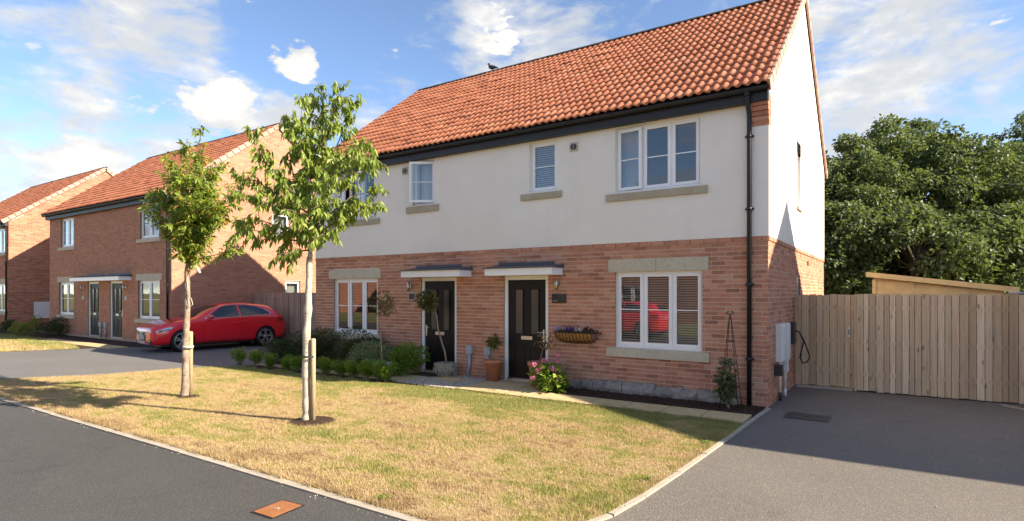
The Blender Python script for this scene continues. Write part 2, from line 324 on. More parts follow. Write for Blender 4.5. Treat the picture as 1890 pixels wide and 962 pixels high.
def link(o, parent=None):
    COL.objects.link(o)
    if parent is not None: o.parent = parent
    return o
class Thing:
    "an Empty at the thing's base; parts are given in world coordinates"
    def __init__(s, name, label, cat, base, group=None, rz=0):
        s.o = bpy.data.objects.new(name, None); COL.objects.link(s.o); s.B = np.array(base, float); s.o.location = base; s.o.rotation_euler[2] = rz
        s.o.empty_display_size = .2; s.o['label'] = label; s.o['category'] = cat
        if group: s.o['group'] = group
    def part(s, name, mb, mat, parent=None, kind=None, label=None):
        me = mb.mesh(name) if isinstance(mb, MB) else mb
        if not len(me.vertices): return None
        co = np.empty(len(me.vertices)*3, np.float32); me.vertices.foreach_get('co', co); co = (co.reshape(-1, 3)-s.B.astype(np.float32)); me.vertices.foreach_set('co', co.ravel()); me.update()
        o = bpy.data.objects.new(name, me); me.materials.append(MATS[mat]); link(o, parent or s.o)
        if kind: o['kind'] = kind
        if label: o['label'] = label
        return o
def single(name, mb, mat, label, cat, group=None, base=None):
    me = mb.mesh(name) if isinstance(mb, MB) else mb
    o = bpy.data.objects.new(name, me); me.materials.append(MATS[mat]); link(o); o['label'] = label; o['category'] = cat
    if group: o['group'] = group
    return o
def struct(name, mb, mat, kind='structure', label=None):
    me = mb.mesh(name) if isinstance(mb, MB) else mb
    o = bpy.data.objects.new(name, me); me.materials.append(MATS[mat]); link(o); o['kind'] = kind
    if label: o['label'] = label
    return o

# ------------------------------------------------------------------ ground
def sheet(name, poly, z, mat):
    bm = bmesh.new(); vs = [bm.verts.new((x, y, z)) for x, y in poly]; f = bm.faces.new(vs)
    if f.normal.z < 0: f.normal_flip()
    bm.normal_update()
    if f.normal.z < 0: bmesh.ops.reverse_faces(bm, faces=[f])
    bmesh.ops.triangulate(bm, faces=bm.faces[:]); me = bpy.data.meshes.new(name); bm.to_mesh(me); bm.free()
    return struct(name, me, mat)
sheet('ground', [(-900, -900), (900, -900), (900, 900), (-900, 900)], -.03, 'far_ground')
FRONT = -6.36
sheet('road', [(-120, -14.5), (120, -14.5), (120, FRONT), (-120, FRONT)], -.012, 'tarmac')
corner = [(-1.3, FRONT), (-.95, -6.30), (-.62, -6.12), (-.38, -5.83), (-.26, -5.45), (-.20, -4.9)]
LAWN = [(-15.2, FRONT)] + corner + [(-.15, -4.05), (-.08, -2.45), (-.05, -1.42), (-5.3, -1.42), (-6.2, -1.52), (-7.2, -1.62), (-11.5, -1.72), (-12.1, -2.0), (-12.45, -2.7), (-12.75, -4.1), (-13.75, -5.6)]
sheet('front_lawn', LAWN, 0.0, 'lawn_soil')
sheet('driveway', [(-.03, FRONT), (7.7, FRONT), (7.7, 2.7), (.0, 2.7), (.0, -.05), (-.05, -1.4), (-.08, -2.45), (-.15, -4.05), (-.20, -4.9), (-.26, -5.45), (-.38, -5.83), (-.62, -6.12), (-.95, -6.30), (-1.3, FRONT-.02)], -.006, 'tarmac_drive')
sheet('neighbour_driveway', [(-15.2, FRONT), (-13.75, -5.6), (-12.75, -4.1), (-12.45, -2.7), (-12.1, -2.0), (-11.5, -1.72), (-11.3, 3.0), (-18.4, 3.0), (-18.4, -.5), (-19.4, -.75), (-20, -1.75), (-20.9, -3.8), (-22.3, FRONT)], -.004, 'tarmac_pale')
sheet('far_lawn', [(-60, FRONT), (-22.3, FRONT), (-20.9, -3.8), (-20.1, -2.0), (-22.3, -1.5), (-28, -1.1), (-60, -1.1)], .004, 'lawn_soil')
sheet('garden_soil', [(-60, -1.1), (-28, -1.1), (-22.3, -1.5), (-20.1, -2.0), (-19.4, -.75), (-18.4, -.5), (-18.4, .2), (-60, .2)], .002, 'soil')
sheet('back_garden_lawn', [(-60, 2.95), (60, 2.95), (60, 60), (-60, 60)], -.002, 'far_ground')
sheet('flower_bed', [(-3.75, -.82), (-.03, -.82), (-.03, .05), (-3.75, .05)], .006, 'soil')
sheet('shrub_bed', [(-11.6, -1.7), (-8.0, -1.6), (-6.75, -1.55), (-6.75, -1.36), (-7.5, -1.1), (-7.5, .05), (-11.6, .05)], .006, 'soil')
sheet('gravel_base', [(-6.75, -1.5), (-5.1, -1.42), (-5.15, .05), (-6.75, .05)], .003, 'soil')

# soil clods and wood chips on the bed
def scatter_stones(name, n, area, smin, smax, mat, z=.0, flat=.6, avoid=None):
    ico = [(0, 0, 1), (.894, 0, .447), (.276, .851, .447), (-.724, .526, .447), (-.724, -.526, .447), (.276, -.851, .447), (.724, .526, -.447), (-.276, .851, -.447), (-.894, 0, -.447), (-.276, -.851, -.447), (.724, -.526, -.447), (0, 0, -1)]
    icf = np.array([(0, 1, 2), (0, 2, 3), (0, 3, 4), (0, 4, 5), (0, 5, 1), (1, 6, 2), (2, 7, 3), (3, 8, 4), (4, 9, 5), (5, 10, 1), (2, 6, 7), (3, 7, 8), (4, 8, 9), (5, 9, 10), (1, 10, 6), (11, 7, 6), (11, 8, 7), (11, 9, 8), (11, 10, 9), (11, 6, 10)])
    x0, x1, y0, y1 = area; P = np.c_[rng.uniform(x0, x1, n), rng.uniform(y0, y1, n), np.full(n, z)]
    s = rng.uniform(smin, smax, n); P[:, 2] += s*.3
    V = np.array(ico)[None]*rng.uniform(.65, 1.3, (n, 12, 1))*np.stack([s*rng.uniform(.7, 1.3, n), s*rng.uniform(.7, 1.3, n), s*flat], 1)[:, None]
    V = V+P[:, None]; F = (icf[None]+12*np.arange(n)[:, None, None]).reshape(-1, 3)
    return np_mesh(name, V, F, np.repeat(rng.random(n), 20))
struct('loose_soil', scatter_stones('loose_soil', 1500, (-3.7, -.08, -.8, -.12), .008, .03, 'soil'), 'soil', 'stuff', 'dark crumbly soil in the bed below the right window')
struct('gravel', scatter_stones('gravel', 3200, (-6.7, -5.2, -1.4, -.02), .010, .026, 'gravel_stone', .003), 'gravel_stone', 'stuff', 'grey and brown gravel between the two front doors')

# buff paving slabs (each slab a part of the path)
def paving(name, label, rects, base):
    t = Thing(name, label, 'path', base); m = []
    for k in range(5):
        mb = MB(); mb.box(-.5, .5, -.5, .5, 0, 1, k/4); m.append(mb.mesh('paving_slab')); m[-1].materials.append(MATS['slab_buff'])
    for (x0, x1, y0, y1) in rects:
        o = bpy.data.objects.new('paving_slab', random.choice(m)); link(o, t.o); o.scale = (x1-x0-.018, y1-y0-.018, .03+random.uniform(0, .003))
        o.location = np.array([(x0+x1)/2, (y0+y1)/2, -.012]) - t.B
    return t
R = []
x = -.07
while x > -3.6: R.append((x-.6, x, -1.40, -.83)); x -= .6
xe = x
for i in range(3):
    for j, (a, b) in enumerate(((-1.40, -.83), (-.83, -.42), (-.42, -.02))): R.append((xe-.5*(i+1), xe-.5*i, a, b))
paving('paving_path', 'buff slab path along the flower bed to the right front door', R, (-2.5, -1.1, 0))
R = [(-7.55+.42*i, -7.13+.42*i, a, b) for i in range(2) for a, b in ((-1.36, -.9), (-.9, -.45), (-.45, -.02))] + [(-8.1-.58*i, -7.52-.58*i, -1.36, -1.02) for i in range(7)]
paving('paving_path', 'buff slab path behind the low hedge to the left front door', R, (-8, -1.1, 0))
mb = MB(); mb.prism([(-6.28, -.75, .006), (-5.72, -.80, .006), (-5.70, -.45, .006), (-6.2, -.40, .006)], (0, 0, .035)); single('stepping_slab', mb, 'slab_buff', 'single buff stepping slab lying in the gravel', 'paving slab')

# pale concrete edging, stone by stone
def edging(name, label, pts, w, zt, base, seg=.915):
    t = Thing(name, label, 'kerb', base); P = [np.array(p, float) for p in pts]
    pieces = []
    for a, b in zip(P[:-1], P[1:]):
        d = b-a; L = np.linalg.norm(d); n = max(1, round(L/seg)); 
        for i in range(n): pieces.append((a+d*i/n, a+d*(i+1)/n))
    for a, b in pieces:
        d = (b-a)/np.linalg.norm(b-a); nrm = np.array([-d[1], d[0]]); a2 = a+d*.006; b2 = b-d*.006; j = random.uniform(-.004, .004); z = zt+random.uniform(-.003, .003)
        q = [a2+nrm*(j), b2+nrm*(j), b2+nrm*(j-w), a2+nrm*(j-w)]; mb = MB()
        mb.prism([(p[0], p[1], -.05) for p in q], (0, 0, .05+z), random.random()); t.part('edging_stone', mb, 'kerb_concrete')
    return t
edging('kerb_edging', 'pale concrete edging between the dry lawn and the tarmac footway', [(-15.2, FRONT)] + [(-1.3, FRONT)] + [], .085, .002, (-7, FRONT, 0))
edging('kerb_edging', 'pale concrete edging curving round the lawn corner and up the right driveway', corner + [(-.15, -4.05), (-.08, -2.45), (-.05, -1.4), (.0, -.12)], .055, .012, (-.2, -4, 0))
edging('kerb_edging', 'short pale edging strip at the foot of the board fence on the far right', [(3.1, 2.3), (3.55, 1.7)], .06, .012, (3.3, 2.0, 0))

# grass
def in_poly(P, poly):
    x, y = P[:, 0], P[:, 1]; c = np.zeros(len(P), bool); n = len(poly)
    for i in range(n):
        x1, y1 = poly[i]; x2, y2 = poly[(i+1) % n]
        if y1 == y2: continue
        m = ((y1 > y) != (y2 > y)) & (x < (x2-x1)*(y-y1)/(y2-y1)+x1); c ^= m
    return c
def grass(name, poly, n, h0, h1, w, label, z=0, near=True):
    a = np.array(poly); P = np.c_[rng.uniform(a[:, 0].min(), a[:, 0].max(), n), rng.uniform(a[:, 1].min(), a[:, 1].max(), n)]
    P = P[in_poly(P, poly)]
    if near:
        dep = (P-CAM[:2]) @ FW[:2]; P = P[rng.random(len(P)) < np.clip(7.5/dep, .15, 1)**1.2]
    for tx, ty, rr in ((-5.12, -4.6, .30), (-8.5, -4.57, .17)): P = P[np.hypot(P[:, 0]-tx, P[:, 1]-ty) > rr*rng.uniform(.8, 1.15, len(P))]
    n = len(P); patch = .5+.5*np.sin(P[:, 0]*2.1+1.3*np.sin(P[:, 1]*1.7))*np.sin(P[:, 1]*2.6+P[:, 0]*.8)
    h = rng.uniform(h0, h1, n)*(0.7+.6*patch); a = rng.uniform(0, 2*np.pi, n); b = rng.uniform(0, 2*np.pi, n); lean = rng.uniform(.1, .9, n)*h
    base = np.c_[P, np.full(n, z-.002)]; s = np.c_[np.cos(a), np.sin(a), np.zeros(n)]*(w*rng.uniform(.6, 1.4, n))[:, None]
    tip = base+np.c_[np.cos(b)*lean, np.sin(b)*lean, h]
    V = np.stack([base-s, base+s, tip], 1); return struct(name, np_mesh(name, V, np.arange(3*n).reshape(-1, 3), rng.random(n)), 'grass_blade', 'stuff', label)
grass('grass', LAWN, 560000, .014, .038, .0032, 'dry straw and green mown grass of the front lawn')
grass('grass', [(-40, -6.3), (-22.4, -6.3), (-20.9, -3.8), (-20.1, -2.0), (-22.3, -1.5), (-28, -1.1), (-40, -1.1)], 60000, .04, .09, .01, 'rough grass in front of the left brick houses', near=False)
def edge_tufts():
    segs = [((-15.0, FRONT+.03), (-1.4, FRONT+.03)), ((-.45, -5.75), (-.25, -4.9)), ((-.25, -4.9), (-.12, -2.4)), ((-.12, -2.4), (-.1, -1.5)), ((-.2, -1.45), (-5.2, -1.45)), ((-7.2, -1.64), (-11.5, -1.74))]
    P = []
    for a, b in segs:
        a, b = np.array(a), np.array(b); L_ = np.linalg.norm(b-a); m = int(L_*420); q = rng.random(m); k = np.sin(q*L_*5.1)+np.sin(q*L_*13+1)
        q = q[k > -.5]; P.append(a+(b-a)*q[:, None]+rng.normal(0, .022, (len(q), 2)))
    P = np.vstack(P); n = len(P); a = rng.uniform(0, 6.28, n); h = rng.uniform(.03, .075, n); base = np.c_[P, np.zeros(n)]; s_ = np.c_[np.cos(a), np.sin(a), np.zeros(n)]*.0035
    tip = base+np.c_[rng.normal(0, .03, (n, 2)), h]; V = np.stack([base-s_, base+s_, tip], 1)
    struct('edge_grass', np_mesh('edge_grass', V, np.arange(3*n).reshape(-1, 3), rng.random(n)), 'grass_blade', 'stuff', 'longer ragged grass along the lawn edges')
edge_tufts()
def grit():
    m1 = scatter_stones('grit', 80, (-14.5, -1.2, FRONT-.16, FRONT-.085), .003, .008, '', -.012); struct('grit', m1, 'gravel_stone', 'stuff', 'loose grit along the footway edge')
    m2 = scatter_stones('grit', 70, (.3, 3.6, -5.5, 2.3), .004, .011, '', -.006); struct('grit', m2, 'kerb_concrete', 'stuff', 'pale specks of grit scattered on the driveway')
grit()
# weeds sprouting along the edging
def leaves(P, D, Nn, L, W, droop=.25, fold=.12):
    n = len(P); D = D/np.linalg.norm(D, axis=1, keepdims=True); S = np.cross(D, Nn); S /= np.linalg.norm(S, axis=1, keepdims=True)+1e-9; U = np.cross(S, D)
    L = np.asarray(L).reshape(-1, 1)*np.ones((n, 1)); W = np.asarray(W).reshape(-1, 1)*np.ones((n, 1)); dn = np.array([[0, 0, -1.]])
    mid = P+D*L*.45-U*W*fold; tip = P+D*L+dn*L*droop
    V = np.stack([P, mid+S*W*.5+U*W*fold*2, mid, mid-S*W*.5+U*W*fold*2, tip], 1)
    F = np.array([(0, 1, 2), (0, 2, 3), (2, 1, 4), (3, 2, 4)])
    return V.reshape(-1, 3), (F[None]+5*np.arange(n)[:, None, None]).reshape(-1, 3)
def rdir(n):
    v = rng.normal(size=(n, 3)); return v/np.linalg.norm(v, axis=1, keepdims=True)
for i, (x, y, s) in enumerate([(-2.05, -6.22, .08), (-.33, -5.30, .12), (-.30, -4.45, .08), (-.2, -2.75, .06)]):
    n = 70; P = np.c_[x+rng.normal(0, s*.5, n), y+rng.normal(0, s*.35, n), rng.uniform(0, .03, n)]; D = rdir(n); D[:, 2] = np.abs(D[:, 2])+.3
    V, F = leaves(P, D, rdir(n), rng.uniform(.018, .04, n), rng.uniform(.009, .016, n)); t = Thing('weed', ['small weed by the footway edging nearest the rusty cover', 'weed tuft at the lawn corner by the driveway edging', 'green weed by the driveway edging, second from the lawn corner', 'weed by the driveway edging near the shadow line', 'small pale weed by the footway edging left of the rusty cover', 'nearest weed tuft against the driveway edging at the bottom'][i], 'weed', (x, y, 0), 'weeds along the edging')
    t.part('foliage', np_mesh('foliage', V, F, np.repeat(rng.random(n), 4)), 'leaf_box', None, 'stuff')
# rusty and black covers
t = Thing('access_cover', 'rusty square metal access cover in the foreground footway', 'manhole cover', (-2.6, -6.85, 0))
def quadprism(p, z0, z1, r=.5):
    mb = MB(); mb.prism([(x, y, z0) for x, y in p], (0, 0, z1-z0), r); return mb
t.part('frame', quadprism([(-2.74, -7.02), (-2.46, -7.01), (-2.49, -6.67), (-2.77, -6.69)], -.03, -.008), 'iron')
t.part('lid', quadprism([(-2.72, -7.0), (-2.48, -6.99), (-2.51, -6.69), (-2.75, -6.71)], -.02, -.004), 'rust')
mb = MB(); mb.box(-2.64, -2.585, -6.865, -6.855, -.004, -.001); mb.box(-2.625, -2.60, -6.85, -6.835, -.004, -.001); t.part('lettering', mb, 'kerb_concrete')
t = Thing('drain_cover', 'black ribbed metal drain cover set in the driveway near the house corner', 'manhole cover', (.6, -.42, 0))
mb = MB(); mb.box(.31, .90, -.66, -.18, -.02, .0); t.part('frame', mb, 'dark_plastic')
mb = MB()
for i in range(15): mb.box(.335+i*.036, .358+i*.036, -.64, -.20, 0, .006)
mb.box(.33, .88, -.43, -.41, 0, .007); mb.box(.56, .64, -.45, -.39, .0, .009); t.part('rib_pattern', mb, 'dark_plastic')

simple('door_glass', (.07, .068, .062), .12, spec=.6)
# ------------------------------------------------------------------ houses
def cells(s0, s1, z0, z1, ops):
    ss = sorted({s0, s1, *[min(max(v, s0), s1) for o in ops for v in o[:2]]}); zs = sorted({z0, z1, *[min(max(v, z0), z1) for o in ops for v in o[2:4]]})
    for a, b in zip(ss[:-1], ss[1:]):
        run = None
        for c, d in zip(zs[:-1], zs[1:]):
            ms, mz = (a+b)/2, (c+d)/2; hole = any(o[0] < ms < o[1] and o[2] < mz < o[3] for o in ops)
            if hole:
                if run: yield (a, b, *run); run = None
            else: run = (run[0], d) if run else (c, d)
        if run: yield (a, b, *run)

def brick_rects(s0, s1, z0, z1, ops, top=None, c=.075, bl=.225, proud_top=0.):
    "stretcher bond; returns rows s0,s1,z0,z1,projection"
    out = []; nrow = int(round((z1-z0)/c)); c = (z1-z0)/nrow if top is None else c
    for r in range(nrow):
        a, b = z0+r*c, z0+(r+1)*c; holes = sorted((o[0], o[1]) for o in ops if o[2] < b-.02 and o[3] > a+.02)
        iv = []; cur = s0
        for h0, h1 in holes:
            if h0 > cur: iv.append((cur, h0))
            cur = max(cur, h1)
        if cur < s1: iv.append((cur, s1))
        for i0, i1 in iv:
            off = (r % 2)*bl/2; k = math.floor((i0-s0-off)/bl)
            while True:
                p = s0+off+k*bl; q = p+bl; k += 1
                if p >= i1-.001: break
                p2, q2 = max(p, i0), min(q, i1)
                if q2-p2 < .03:
                    if p2 > i0+.001 and out and abs(out[-1][1]-p2) < .02 and abs(out[-1][2]-a-.006) < .001: out[-1] = (out[-1][0], q2, *out[-1][2:])
                    continue
                if 0 < p2-i0 < .03: p2 = i0
                l = p2+(.006 if p2 > i0+.001 else .0); rr = q2-(.006 if q2 < i1-.001 else .0)
                if top and b-.005 > min(top(l), top(rr)): continue
                out.append((l, rr, a+.006, b-.006, (proud_top if r == nrow-1 else 0)+random.uniform(-.0015, .0025)))
    return out

def bricks_mesh(name, items):
    "items: (frame, s0, s1, z0, z1, proj)"
    V = []; n = len(items)
    for fr, a, b, c, d, p in items:
        for dd in (p, -.03):
            V += [fr(a, dd, c), fr(b, dd, c), fr(b, dd, d), fr(a, dd, d)]
    F = np.array([(0, 1, 2, 3), (1, 5, 6, 2), (4, 0, 3, 7), (3, 2, 6, 7), (4, 5, 1, 0)])
    return np_mesh(name, np.array(V), (F[None]+8*np.arange(n)[:, None, None]).reshape(-1, 4), np.repeat(rng.random(n), 5))

def proj_area(fr, a, b, c, d):
    q = []
    for s, z in ((a, c), (b, c), (b, d)):
        p = np.array(fr(s, 0, z))-CAM; dp = p @ FW
        if dp < .5: return 0
        q.append((p @ RT/dp*FPX, p[2]/dp*FPX))
    if not (-960 < q[0][0] < 960): return 0
    return abs(q[1][0]-q[0][0])*abs(q[2][1]-q[1][1])

def window(t, fr, s0, s1, z0, z1, n=3, opens={}, sill=None, sillmat='cast_stone', inside=None, rec=.075, bars=True, outer='window'):
    b = MB(); w = .05; d0, d1 = -rec-.07, -rec
    for q in ((s0, s1, z0, z0+w), (s0, s1, z1-w, z1)): b.box(q[0], q[1], d0, d1, q[2], q[3], xf=fr)
    W = (s1-s0)/n
    for i in range(n+1):
        c = s0+W*i; l, r = (c, c+w) if i == 0 else ((c-w, c) if i == n else (c-w*.5, c+w*.5)); b.box(l, r, d0, d1-.001, z0+w, z1-w, xf=fr)
    b.box(s0+.004, s1-.004, -rec, -rec+.035, z0-.004, z0+.022, xf=fr)      # projecting plastic sill
    win = t.part(outer, b, 'white_upvc')
    for i in range(n):
        a, c = s0+W*i+(w*.75 if i == 0 else w*.3), s0+W*(i+1)-(w*.75 if i == n-1 else w*.3); lo, hi = z0+w*.8, z1-w*.8
        if i in opens:
            hinge, ang = opens[i]; hs = c if hinge == 'r' else a; ca, sa = math.cos(ang), math.sin(ang); sg = 1 if hinge == 'r' else -1
            def xf(s, d, z, hs=hs, ca=ca, sa=sa, sg=sg):
                u = s-hs; v = d+rec-.02; return fr(hs+u*ca+sg*v*sa, -rec+.03-sg*u*sa+v*ca, z)
        else: xf = fr
        sb = MB(); k = .052; e0, e1 = -rec-.04, -rec+.016
        sb.box(a, c, e0, e1, lo, lo+k, xf=xf); sb.box(a, c, e0, e1, hi-k, hi, xf=xf); sb.box(a, a+k, e0, e1-.001, lo+k, hi-k, xf=xf); sb.box(c-k, c, e0, e1-.001, lo+k, hi-k, xf=xf)
        t.part('sash', sb, 'white_upvc', win)
        pb = MB(); pd = -rec-.012; pb.add([xf(a+k, pd, lo+k), xf(c-k, pd, lo+k), xf(c-k, pd, hi-k), xf(a+k, pd, hi-k)], [(0, 1, 2, 3)]); t.part('pane', pb, 'glass', win)
        if bars:
            gb = MB(); m = lo+(hi-lo)*.5; gb.box(a+k, c-k, pd+.002, pd+.012, m-.009, m+.009, xf=xf); t.part('glazing_bar', gb, 'white_upvc', win)
    if sill:
        x0, x1, a, c = sill; b = MB(); ov = .055
        pr = [(x0, ov, a), (x1, ov, a), (x1, ov, c-.012), (x0, ov, c-.012)]
        vs = [fr(x0, -.05, a), fr(x1, -.05, a), fr(x1, ov, a), fr(x0, ov, a), fr(x0, -.05, c), fr(x1, -.05, c), fr(x1, ov, c-.015), fr(x0, ov, c-.015)]
        b.add(vs, BOXF); t.part('sill', b, sillmat, win)
    if inside == 'blind':
        b = MB(); z = z0+.08; dd = -rec-.075
        while z < z1-.06:
            b.box(s0+.07, s1-.07, dd-.006, dd+.006, z, z+.021, xf=lambda s, d, zz, z=z: fr(s, d-(zz-z)*.5, zz)); z += .042
        t.part('blind', b, 'blind', win, 'stuff', 'pale slatted blind behind the glass')
    if inside in ('curtain', 'net'):
        b = MB(); dd = -rec-.16
        for (a, c) in ([(s0+.03, s0+(s1-s0)*.3)] if inside == 'curtain' else [(s0+.03, s1-.03)]):
            m = 24; vs = []
            for i in range(m+1):
                s = a+(c-a)*i/m; d = dd+.025*math.sin(i*1.9); vs += [fr(s, d, z0+.02), fr(s, d, z1-.02)]
            b.add(vs, [(2*i, 2*i+2, 2*i+3, 2*i+1) for i in range(m)], smooth=True)
        t.part('curtain', b, 'curtain', win)
    return win

def door(t, fr, s0, s1, z0, z1, handle='r', rec=.05):
    b = MB(); w = .075
    b.box(s0, s0+w, -rec-.08, -rec+.02, z0, z1, xf=fr); b.box(s1-w, s1, -rec-.08, -rec+.02, z0, z1, xf=fr); b.box(s0+w, s1-w, -rec-.08, -rec+.019, z1-w, z1, xf=fr)
    fo = t.part('door_frame', b, 'white_upvc')
    b = MB(); a, c = s0+w+.004, s1-w-.004; lo, hi = z0+.045, z1-w-.004; b.box(a, c, -rec-.055, -rec-.01, lo, hi, xf=fr)
    W = c-a; H = hi-lo; mid = (a+c)/2
    leaf = t.part('door', b, 'door_black')
    for sg in (-1, 1):
        x = mid+sg*W*.205; hw = W*.095; g0, g1 = lo+H*.455, lo+H*.90; b = MB()
        for q in ((x-hw-.022, x-hw, g0-.022, g1+.022), (x+hw, x+hw+.022, g0-.022, g1+.022), (x-hw, x+hw, g0-.022, g0), (x-hw, x+hw, g1, g1+.022)): b.box(q[0], q[1], -rec-.01, -rec+.006, q[2], q[3], xf=fr)
        t.part('glazing_trim', b, 'door_black', leaf)
        b = MB(); b.add([fr(x-hw, -rec-.006, g0), fr(x+hw, -rec-.006, g0), fr(x+hw, -rec-.006, g1), fr(x-hw, -rec-.006, g1)], [(0, 1, 2, 3)]); t.part('pane', b, 'door_glass', leaf)
        b = MB(); p0, p1 = lo+H*.07, lo+H*.335
        for q in ((x-hw-.04, x+hw+.04, p0, p0+.02), (x-hw-.04, x+hw+.04, p1-.02, p1), (x-hw-.04, x-hw-.02, p0+.02, p1-.02), (x+hw+.02, x+hw+.04, p0+.02, p1-.02)): b.box(q[0], q[1], -rec-.01, -rec-.002, q[2], q[3], xf=fr)
        t.part('door_panel', b, 'door_black', leaf)
    b = MB(); b.box(mid-.13, mid+.13, -rec-.01, -rec+.004, lo+H*.395, lo+H*.43, xf=fr); t.part('letter_plate', b, 'steel', leaf)
    b = MB(); hx = c-.05 if handle == 'r' else a+.05; sg = -1 if handle == 'r' else 1
    b.box(hx-.018, hx+.018, -rec-.01, -rec+.004, lo+H*.38, lo+H*.50, xf=fr); b.tube([fr(hx, -rec, lo+H*.475), fr(hx, -rec+.05, lo+H*.475), fr(hx+sg*.12, -rec+.05, lo+H*.475)], .010, 6); t.part('handle', b, 'chrome', leaf)
    b = MB(); b.box(s0+w, s1-w, -rec-.08, -rec+.03, z0, z0+.04, xf=fr); t.part('threshold', b, 'steel', fo)

def canopy(t, fr, s0, s1, z0, fl=None):
    b = MB(); b.box(s0, s1, .002, .42, z0, z0+.135, xf=fr); co = t.part('canopy', b, 'white_upvc')
    b = MB(); vs = [fr(s0-.03, .002, z0+.137), fr(s1+.03, .002, z0+.137), fr(s1+.03, .455, z0+.137), fr(s0-.03, .455, z0+.137), fr(s0-.03, .002, z0+.215), fr(s1+.03, .002, z0+.215), fr(s1+.03, .455, z0+.152), fr(s0-.03, .455, z0+.152)]
    b.add(vs, BOXF); t.part('canopy_roof', b, 'lead', co)
    for a, c in (fl or [(s0, s1)]):
        b = MB(); b.box(a, c, .003, .012, z0+.216, z0+.275, xf=fr); t.part('lead_flashing', b, 'lead', co)

def wall_light(t, fr, s, z):
    b = MB(); b.box(s-.03, s+.03, .002, .03, z-.02, z+.05, xf=fr); b.tube([fr(s, .02, z+.02), fr(s, .09, z+.02)], .014, 6); o = t.part('wall_light', b, 'steel')
    b = MB(); b.tube([fr(s, .09, z-.10), fr(s, .09, z+.12)], .033, 12); t.part('lamp_tube', b, 'steel', o)

TP = [(0, 0), (.16, .0), (.30, .55), (.42, .95), (.56, 1.0), (.74, .62), (.90, .12)]
def tile_template():
    prof = [((k+p)*.15, h*.034) for k in range(2) for p, h in TP]+[(.30, 0)]
    n = len(prof); V = []
    for t_, off in ((0, .030), (.325, .003)):
        for x, h in prof: V.append((x, t_, off+h))
    for x, h in prof: V.append((x, 0, .008+h*.9))
    F = [(i, i+1, n+i+1, n+i) for i in range(n-1)]+[(2*n+i, 2*n+i+1, i+1, i) for i in range(n-1)]
    return np.array(V), F, [True]*(n-1)+[False]*(n-1)
TV, TF, TS = tile_template()

